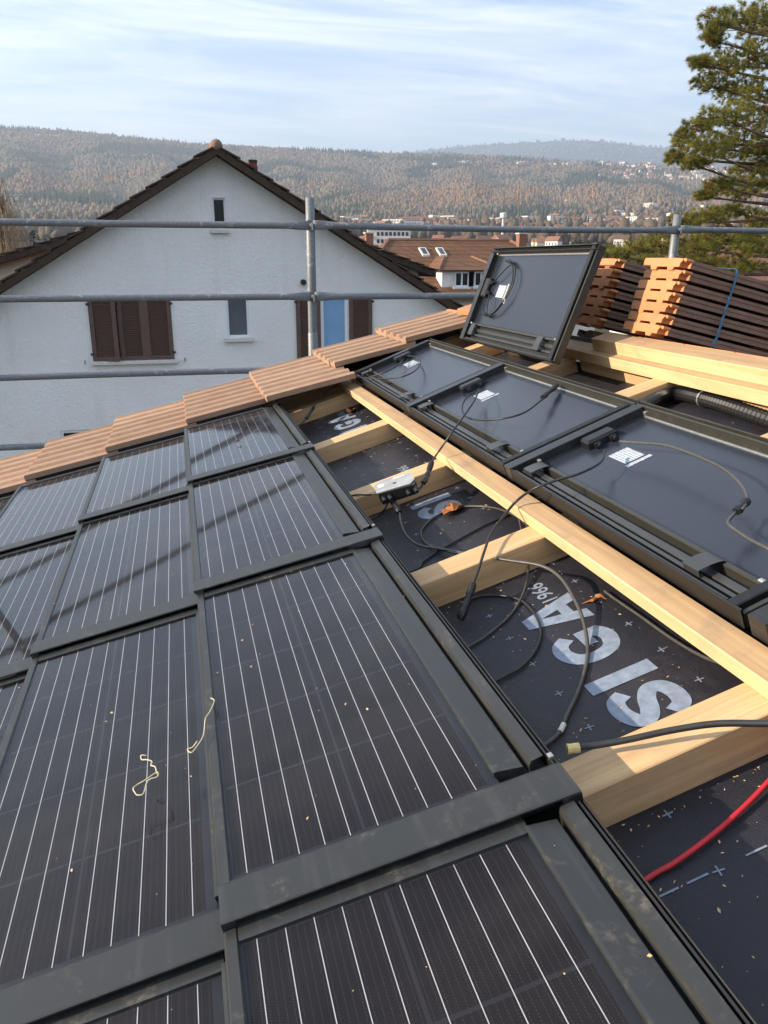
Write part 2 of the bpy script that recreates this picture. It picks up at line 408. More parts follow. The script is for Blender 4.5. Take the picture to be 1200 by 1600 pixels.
def strip(P, w, n=8):
    Q = spline([(x, y, 0) for x, y in P], n); a = []; b = []
    for i, p in enumerate(Q):
        t = (Q[min(i+1, len(Q)-1)]-Q[max(i-1, 0)]).normalized(); nn = Vector((-t.y, t.x, 0))*w/2
        a.append((p+nn)[:2]); b.append((p-nn)[:2])
    return a+b[::-1]
let_S = outline_mesh('letter', [strip([(.106, .094), (.092, .117), (.060, .123), (.028, .112), (.022, .092), (.042, .077), (.070, .066), (.092, .048), (.086, .026), (.057, .0165), (.026, .022), (.011, .046)], .034)], 'print_white')
let_I = outline_mesh('letter', [[(0, 0), (.040, 0), (.040, .14), (0, .14)]], 'print_white')
let_G = outline_mesh('letter', [strip([(.112, .093), (.094, .116), (.062, .122), (.030, .106), (.0185, .07), (.030, .033), (.062, .0175), (.090, .021), (.1025, .034)], .035)], 'print_white')
let_G2 = outline_mesh('letter_bar', [[(.060, .045), (.060, .073), (.120, .073), (.120, .020), (.098, .005), (.086, .045)]], 'print_white')
let_A = outline_mesh('letter', [[(0, 0), (.044, .14), (.086, .14), (.130, 0), (.092, 0), (.084, .028), (.046, .028), (.038, 0)], [(.053, .054), (.077, .054), (.065, .1)]], 'print_white')
def text_mesh(s, size, mat, off=.0):
    cu = bpy.data.curves.new('text', 'FONT'); cu.body = s; cu.size = size; cu.offset = off; cu.fill_mode = 'FRONT'
    o = bpy.data.objects.new('text', cu); COL.objects.link(o); bpy.context.view_layer.update()
    me = bpy.data.meshes.new_from_object(o.evaluated_get(bpy.context.evaluated_depsgraph_get()))
    bpy.data.objects.remove(o); bpy.data.curves.remove(cu); me.materials.clear(); me.materials.append(MATS[mat]); return me
let_n = text_mesh('1966', .055, 'print_dim', .0008)
def on_sheet(u, v, z=.0012): return Matrix(((0, -1, 0, u), (1, 0, 0, v), (0, 0, 1, MEM+z), (0, 0, 0, 1)))   # reading direction along +v, tops towards the eaves
for k in range(-1, 4):
    v0 = 1.07+1.225*k
    for me, dv, z in ((let_S, 0, .0012), (let_I, .135, .0012), (let_G, .228, .0012), (let_G2, .228, .0016), (let_A, .385, .0012), (let_n, .50, .0012)):
        link('letter' if me is not let_n else 'printed_number', me, on_sheet(.83 if me is not let_n else .802, v0+dv, z), under)
cm = MB().box(-.009, .009, -.0012, .0012, 0, .0008); cm.box(-.0012, .0012, .0012, .009, 0, .0008); cm.box(-.0012, .0012, -.009, -.0012, 0, .0008)
cross = cm.mesh('cross_mark', 'print_dim')
dash = MB().box(-.017, .017, -.0016, .0016, 0, .0008).mesh('dash_mark', 'print_dim')
for u in (.414, .641, .868, 1.095, 1.55, 1.66):
    for j in range(-4, 40):
        v = .763+.1225*j
        if v < 4.8: link('cross_mark', cross, T((u, v, MEM+.0005)) @ rotn(.5*((j*7) % 3-1)*.3), under)
for i in range(-3, 12):
    if i not in (2,): link('dash_mark', dash, T((.575+.047*i-.012, .766, MEM+.0005)), under)

# ---- counter battens (run up the slope), battens (run along the eaves), ridge planks
beams = [(.91, .995, 'nearest'), (1.752, 1.842, 'second nearest'), (2.525, 2.62, 'third nearest'), (3.295, 3.39, 'fourth nearest'), (4.15, 4.245, 'farthest clear'), (4.60, 4.69, 'outermost')]
for i, (a, b, w) in enumerate(beams):
    lab = {5: 'pale timber counter batten hidden under the verge tiles'}.get(i, 'pale timber counter batten crossing the open gap, %s of the row' % w)
    m_ = MB().cbox(.15, 1.76, a, b, MEM+.001, -.125, .002)
    single('counter_batten', m_, 'wood_u', lab, 'batten', RM, 'timber counter battens across the underlay')
def topdirty(m):
    for i, f in enumerate(m.f):
        if all(m.v[k][2] > max(q[2] for q in m.v)-1e-5 for k in f): m.mi[i] = 1
    return m
single('roof_batten', topdirty(MB().cbox(.874, .936, .35, 4.46, -.1245, -.09, .002)), ['wood_pale_v', 'wood_dirty_v'], 'long sawn timber batten running away beside the upturned panels', 'batten', RM @ rotn(R(.25)) , 'timber roof battens')
single('roof_batten', MB().cbox(1.33, 1.39, .2, 4.46, -.1245, -.066, .002), 'wood_v', 'timber batten hidden under the upper edge of the upturned panels', 'batten', RM, 'timber roof battens')
single('ridge_plank', topdirty(MB().cbox(1.728, 1.86, .6, 4.75, -.1245, -.08, .002)), ['wood_pale_v', 'wood_dirty_v'], 'lower pale plank of the two along the ridge below the tile stacks', 'plank', RM, 'planks along the ridge')
single('ridge_plank', topdirty(MB().cbox(1.766, 1.845, .6, 3.12, -.0795, -.03, .002)), ['wood_pale_v', 'wood_dirty_v'], 'upper pale plank of the two along the ridge below the tile stacks', 'plank', RM, 'planks along the ridge')
for a, b, w in ((.995, 1.752, 'nearest'), (1.842, 2.525, 'second'), (2.62, 3.295, 'third'), (3.39, 4.15, 'fourth')):
    single('blocking_board', MB().cbox(1.775, 1.80, a+.004, b-.004, MEM+.001, -.127, .001), 'wood_v', 'short blocking board under the ridge planks, %s bay from the camera' % w, 'board', RM, 'blocking boards under the ridge')

# ---- solar panels, face up (shingled)
PW, PL, PD = .50, 1.10, R(4.6)
c_cell = MB().quad((0, 0, 0), (.186, 0, 0), (.186, .1955, 0), (0, .1955, 0)).mesh('solar_cell', 'cell')
c_bus = MB().box(-.0006, .0006, 0, .998, 0, .0003).mesh('busbar', 'busbar')
c_pane = MB().box(.016, .412, .070, 1.093, -.0042, -.0034).mesh('glass_pane', 'solar_glass')
c_back = MB().box(.014, .414, .060, 1.095, -.012, -.0075).mesh('backing', 'cell_back')
c_rail = MB().prism([(0, -.028), (.0, -.003), (.003, 0), (.0165, 0), (.0185, -.0028), (.0185, -.028)], 0.0, 1.10, 1)
c_rail.v = [(p[0], p[1], p[2]) for p in c_rail.v]; c_rail = c_rail.mesh('side_rail', 'frame_grey')
c_cover = MB().prism([(-.004, -.0008), (-.004, .0018), (-.002, .0032), (.062, .0032), (.070, -.001), (.070, -.0033), (.05, -.0033), (.012, -.0008)], .001, .503, 0).mesh('cover_strip', 'frame_grey')
c_lip = MB().prism([(1.078, -.012), (1.078, -.0012), (1.082, 0), (1.110, 0), (1.110, -.022), (1.094, -.022)], .019, .415, 0).mesh('end_strip', 'frame_grey')
c_flange = MB().prism([(.411, -.022), (.411, .0004), (.416, .001), (.457, -.006), (.4585, -.009), (.4585, -.022)], .092, 1.088, 1).mesh('flange', 'frame_grey')
c_pan = MB().prism([(.409, -.030), (.409, -.0225), (.5035, -.0225), (.5035, -.030)], .02, 1.108, 1).mesh('channel', 'frame_black')
c_fin = MB().prism([(.4645, -.0215), (.4655, -.005), (.469, .0015), (.4885, .0045), (.4895, .003), (.4715, -.001), (.469, -.0215)], .088, 1.10, 1).mesh('drain_fin', 'frame_grey')
c_edge1 = MB().prism([(.4935, -.022), (.4935, .001), (.4965, .002), (.4975, .001), (.4975, -.022)], .02, 1.10, 1).mesh('edge_lip', 'frame_black')
c_edge2 = MB().prism([(.5005, -.03), (.5005, -.002), (.5025, .0), (.504, -.001), (.504, -.03)], .0, 1.10, 1).mesh('edge_lip', 'frame_black')
c_tray = MB().box(.0, .5035, 1.06, 1.15, -.034, -.0305).mesh('lap_tray', 'frame_black')
c_cap = MB().box(.474, .503, -.0055, -.0035, -.012, .0).mesh('end_cap', 'frame_black')
c_key = MB().cbox(.4945, .502, .078, .088, -.02, .006, .001).mesh('corner_key', 'silver')
def make_panel(u0, v0, label):
    M = RM @ T((u0, v0, 0)) @ roty(PD) @ Matrix.Rotation(R(-.55), 4, 'X')
    o = link('solar_panel', None, M); o.empty_display_size = .1
    tag(o, label, 'solar panel', 'solar panels installed face up')
    for nm, me in (('backing', c_back), ('side_rail', c_rail), ('cover_strip', c_cover), ('end_strip', c_lip), ('flange', c_flange), ('channel', c_pan), ('drain_fin', c_fin), ('edge_lip', c_edge1), ('edge_lip', c_edge2), ('end_cap', c_cap), ('corner_key', c_key), ('lap_tray', c_tray)):
        link(nm, me, None, o)
    pane = link('glass_pane', c_pane, None, o)
    for a in range(2):
        for b in range(5):
            link('solar_cell', c_cell, T((.0215+.1895*a, .083+.1995*b, -.0072)), o)
        for k in range(5):
            link('busbar', c_bus, T((.0215+.1895*a+.0186+.0372*k, .080, -.0070)), o)
    return o
COURSE = .425
rows = [(-.268, 'nearest to the camera'), (.833, 'second from the camera'), (1.937, 'third from the camera'), (3.033, 'touching the verge tiles')]
courses = ['in the course beside the open gap', 'in the second course from the open gap', 'in the third course from the open gap', 'in the leftmost course']
for i in range(4):
    for j, (v, w) in enumerate(rows):
        if (i == 2 and j < 1) or (i == 3 and j < 3): continue
        make_panel(-COURSE*i, v+RNG.normal()*.002, 'black glass solar panel %s, %s' % (courses[i], w))

# ---- verge tiles (two ribs each)
def tile_mesh(name, mats, L=.47, w=.278, ribs=2):
    n = 10*ribs; top = []
    for i in range(n+1):
        y = w*i/n; ph = (i % 10)/10
        z = -.021*(1 if .45 < ph < .95 else 0)
        if i in (0,): z = -.004
        if i == n: z = -.004
        if abs(ph) < .05 and 0 < i < n or abs(ph-.4) < .02: z -= .003
        top.append((y, z))
    t = .030
    prof = top+[(w, -t), (w-.02, -t), (w-.02, -t-.004), (.02, -t-.004), (.02, -t), (0, -t)]
    m = MB(); k = len(prof)
    xs = [0, .004, L]
    for xi, x in enumerate(xs):
        for (y, z) in prof: m.v.append((x, y, z-(.004 if xi == 0 else 0)))
    for s in range(2):
        for i in range(k): m.f.append((s*k+i, s*k+(i+1) % k, (s+1)*k+(i+1) % k, (s+1)*k+i)); m.mi.append(0)
    m.f.append(tuple(range(k))[::-1]); m.mi.append(0)
    m.f.append(tuple(range(2*k, 3*k))); m.mi.append(0)
    return m.mesh(name, mats)
t_full = tile_mesh('roof_tile', ['clay_brown']); t_half = tile_mesh('roof_tile', ['clay_brown'], .47, .139, 1)
t_head = MB(); t_head.cbox(.45, .50, .01, .268, -.03, -.008, .003); t_head.cbox(.472, .495, .03, .25, -.008, .002, .002); t_head = t_head.mesh('tile_head', 'clay_orange')
verge = link('verge_tile_row', None, RM @ T((-1.2, 3.9, -.03)))
tag(verge, 'stepped row of ribbed brown clay tiles laid along the roof edge', 'roof tiles')
for k in range(-4, 4):
    u = .020+.42*k; n0 = .026
    nh = {1: 7, 2: 5, 3: 5}.get(k, 6)
    v = 5.02
    while nh > 0:
        full = nh >= 2
        wd = .281 if full else .1405
        v -= wd
        Mx = T((u+1.2+RNG.normal()*.003, v-3.9+.002, n0+.03)) @ roty(R(4.6)+RNG.normal()*.002) @ rotn(RNG.normal()*.003)
        o = link('roof_tile', t_full if full else t_half, Mx, verge)
        if (k == 3) or (k >= 1 and nh <= 2 and full) : link('tile_head', t_head, None, o)
        nh -= 2 if full else 1
    if k <= 0: link('gap_shade_strip', MB().box(.0, .40, v+.012-3.9, v+.04-3.9, -.075, -.0285).mesh('gap_shade_strip', 'plastic_black'), T((u+1.2+.004, 0, n0+.03)) @ roty(R(4.6)), verge)  # added black strip standing in for the shaded gap below the tile edge
single('verge_shade_board', MB().cbox(-1.9, 1.80, 4.955, 4.985, MEM-.08, -.055, .002), 'wood_dark', 'added board closing the roof edge, coloured dark for the shade under the verge tiles', 'board', RM)  # added to close the view under the tiles; dark colour stands for shadow there
# flat clay offcuts at the top of the verge row and a pale upstand
single('tile_offcut', MB().cbox(1.70, 1.83, 4.35, 4.60, .005, .035, .004), 'clay_orange', 'flat orange clay offcut beside the top of the verge tiles', 'tile', RM)
wb = MB().cbox(1.96, 2.06, 5.22, 5.25, CZ-1.1, CZ-.235, .004)
single('white_upstand', wb, 'window_white', 'pale upright board end showing behind the top verge tiles', 'board')

# ---- upturned panels (back side up)
BW, BL = .465, 1.052
def make_back_panel():
    o = link('upturned_panel', None); o.empty_display_size = .1
    def P(nm, mb, mat, parent=None, sm=False): return link(nm, mb.mesh(nm, mat, sm), None, parent or o)
    P('back_sheet', MB().box(.096, .437, .046, BL-.03, .008, .0125), 'backsheet')
    # downslope side: stacked rails and grooves
    P('channel', MB().box(.004, .096, .002, BL-.003, 0, .006), 'frame_black')
    P('side_wall', MB().prism([(0, 0), (0, .040), (.0015, .041), (.004, .041), (.005, .039), (.005, 0)], 0, BL-.045, 1), 'frame_black')
    P('side_rail', MB().prism([(.0055, .006), (.0055, .033), (.0075, .036), (.0125, .036), (.0145, .033), (.0145, .006)], .049, BL-.05, 1), 'frame_olive')
    P('side_rail', MB().prism([(.030, .006), (.030, .020), (.0315, .0215), (.0385, .0215), (.040, .020), (.040, .006)], .049, BL-.047, 1), 'rail_grey')
    P('side_rail', MB().prism([(.0515, .006), (.0515, .0135), (.053, .015), (.0665, .0165), (.068, .015), (.068, .006)], .049, BL-.047, 1), 'rail_grey')
    P('side_rail', MB().prism([(.0805, .006), (.0805, .026), (.082, .028), (.0905, .028), (.092, .026), (.0955, .0165), (.0955, .006)], .049, BL-.047, 1), 'frame_olive')
    # upslope side
    P('side_rail', MB().prism([(.4345, .0126), (.4345, .0155), (.437, .0165), (.4405, .0165), (.4405, .0126)], .01, BL-.046, 1), 'silver')
    P('side_wall', MB().prism([(.4405, 0), (.4405, .017), (.4455, .041), (.449, .043), (.4505, .041), (.4505, 0)], 0.0, BL-.003, 1), 'frame_olive')
    P('side_rail', MB().prism([(.4555, 0), (.4555, .036), (.457, .037), (.4585, .036), (.4585, 0)], 0, BL-.003, 1), 'frame_dark')
    P('side_rail', MB().prism([(.462, 0), (.462, .043), (.4635, .044), (.4655, .043), (.4655, 0)], 0, BL-.003, 1), 'frame_olive')
    # ends
    P('end_bar', MB().prism([(BL-.0455, .0), (BL-.0455, .0425), (BL-.044, .044), (BL-.0015, .044), (BL, .0425), (BL, 0)], -.001, .440, 0), 'frame_dark')
    P('end_rail', MB().box(.096, .4340, BL-.0505, BL-.0458, .0126, .017), 'rail_grey')
    P('end_wall', MB().prism([(.022, 0), (.022, .034), (.024, .0365), (.046, .0365), (.048, .034), (.048, 0)], .001, .4655, 0), 'frame_black')
    P('end_wall', MB().prism([(.0, 0), (.0, .030), (.0015, .0315), (.006, .0315), (.0075, .030), (.0075, 0)], .0, .4655, 0), 'frame_olive')
    P('end_wall', MB().prism([(.0125, 0), (.0125, .024), (.014, .0255), (.017, .0255), (.0185, .024), (.0185, 0)], .001, .4655, 0), 'rail_grey')
    P('end_channel', MB().box(.002, .4655, .008, .0215, 0, .007), 'frame_black')
    for y in (.05, BL-.058):
        P('corner_key', MB().cbox(.436, .4445, y, y+.012, .0168, .030, .002), 'silver')
        P('corner_key', MB().cbox(.0835, .0925, y, y+.014, .0285, .034, .002), 'silver')
    for y in (BL-.125, .16):
        c = MB()
        pr = [(.0905, .0286), (.084, .0335), (.073, .0365), (.058, .0385), (.040, .0385), (.030, .0385), (.0285, .0375), (.0285, .010)]
        for i in range(len(pr)-1):
            (a, z), (b, w) = pr[i], pr[i+1]
            c.quad((a, y, z), (a, y+.052, z), (b, y+.052, w), (b, y, w)); c.quad((a, y, z-.0013), (b, y, w-.0013), (b, y+.052, w-.0013), (a, y+.052, z-.0013))
            c.quad((a, y, z), (b, y, w), (b, y, w-.0013), (a, y, z-.0013)); c.quad((a, y+.052, z), (a, y+.052, z-.0013), (b, y+.052, w-.0013), (b, y+.052, w))
        P('clip', c, 'rail_grey')
    # junction box against the end bar
    jb = P('junction_box', MB().cbox(.222, .318, BL-.102, BL-.054, .0127, .037, .004), 'plastic_black')
    P('lid', MB().cbox(.226, .314, BL-.099, BL-.058, .0371, .0405, .0025), 'plastic_black', jb)
    for x in (.238, .288):
        P('cable_gland', MB().box(x, x+.018, BL-.118, BL-.1022, .016, .030), 'plastic_black', jb)
        P('gland_ring', MB().tube([(x+.009, BL-.128, .023), (x+.009, BL-.118, .023)], .0065, 8), 'plastic_black', jb)
    s1 = MB().box(-.030, .030, -.045, .045, 0, .0006); l1 = link('rating_label', s1.mesh('rating_label', 'sticker'), T((.262, BL-.235, .0127)), o)
    s2 = MB().box(-.008, .008, -.038, .038, 0, .0006); l2 = link('barcode_label', s2.mesh('barcode_label', 'sticker'), T((.262, BL-.298, .0127)) @ rotn(R(90)), o)
    return o
bp = make_back_panel()
PT = roty(-R(4.4))
def seat(o, u, v, n, extra, label):
    o.matrix_world = RM @ T((u, v, n)) @ extra; tag(o, label, 'solar panel', 'solar panels lying face down')
seat(bp, .936, 3.185, -.0895, PT, 'farthest of the face-down panels, junction box cable looping to the verge')
for v, lab in ((2.135, 'middle face-down solar panel with a cable connector resting on it'), (1.072, 'large nearest full face-down solar panel with grey cable arching across it'), (.0, 'face-down solar panel at the right frame edge, only one corner showing')):
    c = copy_tree(bp); seat(c, .936, v, -.0895, PT, lab)
d = copy_tree(bp)
lean = RM @ T((1.527, 2.945, -.045)) @ rotn(R(.2)) @ roty(-R(52.5)) @ Matrix.Diagonal((1.02, 1.02, 1, 1))
d.matrix_world = lean; tag(d, 'black-framed solar panel propped upright against the tile stacks, back showing', 'solar panel', 'solar panels lying face down')

# ---- tile stacks behind the ridge
def stack_tile():
    m = MB(); L, w, t = .58, .27, .029
    # body: ribbed top and long sides in dark engobe (slot 0), orange fired ends and feet (slot 1)
    prof = [(0, 0), (0, -.012), (.003, -.014), (.003, -t), (w-.004, -t), (w-.004, -.020), (w, -.018), (w, -.011), (w-.006, -.009), (w-.006, -.003), (w-.012, 0)]
    for i in range(5): x = w-.03-.045*i; prof += [(x, 0), (x-.006, -.006), (x-.014, -.006), (x-.020, 0)]
    k = len(prof)
    for x in (.034, L): m.v += [(x, y, z) for y, z in prof]
    m.f += [(i, (i+1) % k, (i+1) % k+k, i+k) for i in range(k)]; m.mi += [0]*k
    m.f += [tuple(range(k, 2*k)), tuple(range(k))[::-1]]; m.mi += [1, 1]
    m.m = 1
    e = [(.012, .0), (.012, -.006), (.018, -.013), (.022, -.013), (.024, -t-.001), (w-.008, -t-.001), (w-.006, -.006), (w-.012, .002), (.04, .002)]
    m.prism(e, .0, .0345, 0)
    m.prism([(-.004, .001), (-.009, -.006), (-.004, -.012), (.004, -.008), (.012, -.004), (.012, .001)], .002, .034, 0)
    for y in (.055, .165): m.prism([(y, -t-.0005), (y+.006, -t-.0125), (y+.038, -t-.0125), (y+.044, -t-.0005)], .0, .06, 0)
    for y in (.055, .165): m.prism([(y, -t-.0005), (y+.006, -t-.0125), (y+.038, -t-.0125), (y+.044, -t-.0005)], .48, .54, 0)
    return m.mesh('stacked_tile', ['clay_dark', 'clay_orange'])
st = stack_tile()
ords = ['top', 'second from the top', 'third from the top', 'middle', 'third from the bottom', 'second from the bottom', 'bottom']
for s, (v0, where, gname) in enumerate(((2.72, 'of the stack tied with a blue strap', 'tiles in the strapped stack'), (3.20, 'of the stack half hidden by the propped panel', 'tiles in the stack behind the propped panel'))):
    for i in range(7):
        z = .012+.0415*(6-i)+.0415+.005
        Mx = RM2 @ T((-.026+.0025*RNG.normal(), v0+.002*RNG.normal()+.003*(i-3), z)) @ rotn(R(RNG.normal()*.5))
        o = link('stacked_tile', st, Mx); tag(o, '%s orange clay tile %s' % (ords[i], where), 'roof tile', gname)
strap = MB(); y0 = 2.655
pth = [(.185, 3.02, .322), (.19, 2.85, .324), (.197, 2.712, .320), (.200, 2.707, .312)]+[(.200+.0*i, 2.705-.001*(i % 2), .312-.0415*i) for i in range(1, 7)]+[(.196, 2.705, .03), (.195, 2.715, .02)]
for i in range(len(pth)-1):
    a, b = Vector(pth[i]), Vector(pth[i+1]); wv = Vector((.0045, 0, 0))
    dn = Vector((0, -.0012, 0)) if i > 2 else Vector((0, 0, .0012))
    vs = [a-wv, a+wv, b+wv, b-wv]; vs += [p+dn for p in vs]
    strap.add(vs, [(0, 1, 2, 3), (7, 6, 5, 4), (0, 4, 5, 1), (1, 5, 6, 2), (2, 6, 7, 3), (3, 7, 4, 0)])
single('packing_strap', strap, 'strap_blue', 'blue plastic packing strap round the tile stack', 'strap', RM2)
# laid tiles on the far slope
far_row = link('far_slope_tiles', None, RM2 @ T((.0, 1.2, 0))); tag(far_row, 'orange tiles laid on the far slope under the stacks', 'roof tiles')
for k in range(8):
    o = link('roof_tile', t_full, T((.015, .0+.281*k, .005)), far_row); o2 = link('roof_tile', t_full, T((.43, .281*k, -.010)), far_row)
for k in range(7): link('tile_edge', MB().cbox(.0, .03, .281*k+.002, .281*k+.278, -.03, .009, .003).mesh('tile_edge', 'clay_orange'), None, far_row)
deck2 = link('roof_slope', MB().box(-.02, 1.9, -1.6, 4.95, -.12, -.035).mesh('roof_slope', 'underlay'), RM2); deck2['kind'] = 'structure'
# our own gable wall below the verge (street side of the roof)
single('house_gable', MB().prism([(-2.2, 0), (4.2, 0), (4.2, CZ-1.95), (1.75, CZ-1.12), (-2.2, CZ-2.35)], 4.35, 4.7, 1), 'stucco_white', 'white gable wall of the house under the solar roof', 'wall')

# ---- cables
CB = {
'K1':[(1.132,1.876,-0.015),(1.085,1.817,-0.017),(1.007,1.782,-0.010),(0.951,1.797,-0.011),(0.895,1.820,-0.021),(0.870,1.901,-0.070),(0.816,1.873,-0.085),(0.758,1.828,-0.096),(0.709,1.758,-0.102),(0.668,1.702,-0.114),(0.637,1.673,-0.131)],
'K1c':[(0.637,1.673,-0.131),(0.604,1.643,-0.154),(0.572,1.625,-0.181)],
'K2':[(1.181,1.883,-0.009),(1.203,1.817,-0.006),(1.219,1.722,0.003),(1.216,1.585,0.008),(1.211,1.485,0.004),(1.193,1.402,-0.005),(1.161,1.342,-0.008),(1.129,1.316,-0.010)],
'K2c':[(1.157,1.336,-0.007),(1.119,1.323,-0.014)],
'K2b':[(1.119,1.323,-0.014),(1.086,1.304,-0.017),(1.074,1.273,-0.016),(1.065,1.215,-0.015),(1.063,1.151,-0.015)],
'K3a':[(1.148,2.891,-0.017),(1.090,2.830,-0.007),(1.029,2.723,-0.007),(0.998,2.600,-0.010),(1.017,2.512,-0.011),(1.063,2.419,-0.005),(1.136,2.403,-0.006),(1.253,2.505,-0.015)],
'K3ac':[(1.254,2.517,-0.015),(1.359,2.623,-0.023)],
'K3b':[(1.162,2.900,-0.018),(1.085,2.733,-0.001),(1.000,2.594,0.005),(0.920,2.485,0.002),(0.872,2.477,-0.030),(0.835,2.495,-0.067),(0.804,2.459,-0.074)],
'K3bc':[(0.804,2.459,-0.074),(0.770,2.417,-0.092),(0.739,2.380,-0.104)],
'K3bd':[(0.739,2.380,-0.104),(0.725,2.374,-0.113),(0.702,2.368,-0.116)],
'K4a':[(1.221,4.119,-0.037),(1.231,3.992,-0.033),(1.197,3.798,-0.025),(1.120,3.614,-0.014),(1.037,3.545,-0.008),(0.975,3.680,-0.018),(0.938,3.877,-0.030),(0.930,4.093,-0.054)],
'K4ac':[(0.935,4.084,-0.055),(0.917,4.240,-0.063)],
'K4b':[(1.174,4.043,-0.034),(1.104,3.914,-0.028),(1.026,3.889,-0.032),(0.956,3.972,-0.046)],
'K5':[(0.885,4.475,-0.131),(0.788,4.253,-0.093),(0.706,4.109,-0.092),(0.649,4.003,-0.102)],
'K5c':[(0.649,4.003,-0.102),(0.615,3.940,-0.109),(0.584,3.903,-0.122)],
'K5d':[(0.584,3.903,-0.122),(0.544,3.913,-0.144)],
'K6c':[(0.623,2.391,-0.120),(0.623,2.334,-0.125),(0.621,2.290,-0.135)],
'K6':[(0.621,2.290,-0.135),(0.607,2.235,-0.149),(0.602,2.173,-0.168),(0.617,2.105,-0.180),(0.662,2.032,-0.183),(0.706,1.900,-0.167),(0.721,1.773,-0.133),(0.755,1.708,-0.131),(0.799,1.636,-0.134),(0.815,1.571,-0.145),(0.804,1.480,-0.165),(0.781,1.402,-0.183),(0.741,1.321,-0.195),(0.683,1.243,-0.200),(0.626,1.184,-0.200),(0.567,1.133,-0.196)],
'K7':[(0.951,1.942,-0.106),(0.911,1.950,-0.103),(0.884,1.933,-0.101),(0.890,1.972,-0.131),(0.869,1.922,-0.160),(0.834,1.821,-0.177),(0.806,1.749,-0.185),(0.755,1.662,-0.191),(0.693,1.594,-0.196),(0.630,1.553,-0.201),(0.565,1.528,-0.196)],
'K7b':[(0.876,1.861,-0.180),(0.885,1.907,-0.161),(0.899,2.037,-0.172),(0.889,2.204,-0.201),(0.823,2.293,-0.206),(0.739,2.305,-0.204),(0.673,2.254,-0.199),(0.647,2.190,-0.197),(0.646,2.100,-0.192),(0.672,2.002,-0.184),(0.704,1.861,-0.157),(0.715,1.759,-0.132)],
'K8':[(0.909,2.109,-0.213),(0.824,2.103,-0.211),(0.722,2.075,-0.203),(0.644,2.048,-0.197),(0.596,2.022,-0.198),(0.566,1.993,-0.201)],
'K8b':[(0.575,1.655,-0.186),(0.638,1.722,-0.201),(0.693,1.688,-0.206),(0.726,1.628,-0.209),(0.726,1.543,-0.208),(0.704,1.467,-0.207),(0.664,1.410,-0.204),(0.615,1.376,-0.200),(0.568,1.368,-0.201)],
'K9':[(0.599,2.426,-0.098),(0.568,2.467,-0.106),(0.532,2.563,-0.123)],
'K9b':[(0.609,2.377,-0.124),(0.588,2.365,-0.137),(0.563,2.404,-0.165)],
'K10':[(0.544,0.982,-0.094),(0.587,0.973,-0.102),(0.633,0.955,-0.101),(0.696,0.930,-0.096),(0.754,0.898,-0.090),(0.811,0.850,-0.085)],
'K11':[(0.555,0.796,-0.195),(0.592,0.798,-0.193),(0.639,0.806,-0.192),(0.690,0.818,-0.191),(0.746,0.835,-0.190),(0.807,0.855,-0.185)],
'string1':[(-0.117,1.159,0.013),(-0.122,1.175,0.014),(-0.118,1.188,0.013),(-0.103,1.190,0.012),(-0.084,1.201,0.011),(-0.084,1.190,0.011),(-0.098,1.184,0.012),(-0.106,1.157,0.012),(-0.117,1.159,0.013)],
'string1b':[(-0.084,1.197,0.011),(-0.087,1.217,0.011),(-0.095,1.229,0.012),(-0.093,1.237,0.011),(-0.102,1.248,0.012),(-0.112,1.256,0.013),(-0.112,1.265,0.013),(-0.104,1.263,0.012)],
'string2':[(0.016,1.383,0.003),(0.022,1.367,0.002),(0.011,1.339,0.003),(0.003,1.315,0.004),(-0.003,1.266,0.004),(-0.016,1.241,0.005),(-0.025,1.223,0.006),(-0.032,1.239,0.007),(-0.023,1.241,0.006),(-0.014,1.252,0.005)],
'K12':[(.893,1.52,-.193),(.893,1.477,-.193),(.897,1.378,-.193),(.9,1.264,-.193),(.904,1.169,-.185),(.906,1.084,-.16),(.905,.99,-.116),(.905,.8,-.118)],
'K13':[(1.574,2.47,-.165),(1.676,2.51,-.165),(1.735,2.491,-.165),(1.745,2.379,-.165),(1.74,2.213,-.165),(1.72,1.985,-.165)],
}
for kk, s in (('K6', -1), ('K7', -1), ('K8', -1), ('K8b', -1), ('K9', -1), ('K9b', -1), ('K5d', -1), ('K11', 0)):
    q = CB[kk][s]; e = (.43, q[1]+(.03 if kk in ('K9', 'K8') else -.02), min(q[2], -.12))
    CB[kk] = CB[kk]+[e] if s else [e]+CB[kk]
CB['K10'] += [(.87, .80, -.076), (.95, .72, -.072), (1.02, .60, -.066)]; CB['K11'] += [(.88, .88, -.178), (.98, .90, -.190), (1.15, .93, -.194)]; CB['K13'] += [(1.70, 1.70, -.165), (1.69, 1.30, -.165), (1.68, 1.02, -.165)]
def clampN(P, r): return [(u, v, max(n, MEM+r+.001)) for u, v, n in P]
def cable(keys, r, mat, label, parts=(), cat='cable', grp=None, k=8):
    base = Vector(CB[keys[0]][0]); t = Thing('cable', label, cat, base, RM, grp)
    for kk in keys: t.part('sheath', MB().tube(spline(clampN(CB[kk], r), 7), r*.88, k), mat, smooth=True)
    for kk in parts:
        P = spline(clampN(CB[kk], r+.004), 5); n = len(P)
        c = MB().tube(P, 1, 10, rf=lambda q: .0085 if (q < .1 or q > .9) else (.0098 if q < .36 else .0062 if q < .44 else .0088 if q < .72 else .0105))
        t.part('connector', c, 'plastic_black', smooth=False)
    return t
cable(['K1'], .0042, 'cable_black', 'black cable from the nearest junction box down over the batten', ['K1c'])
cable(['K2', 'K2b'], .0042, 'cable_grey', 'grey cable arching across the nearest upturned panel', ['K2c'])
cable(['K3a'], .0038, 'cable_black', 'short black lead lying on the middle upturned panel', ['K3ac'])
cable(['K3b', 'K3bd'], .0038, 'cable_black', 'black lead from the middle panel to the grey power box', ['K3bc'])
cable(['K4a', 'K4b'], .0036, 'cable_black', 'black leads looping on the farthest upturned panel', ['K4ac'])
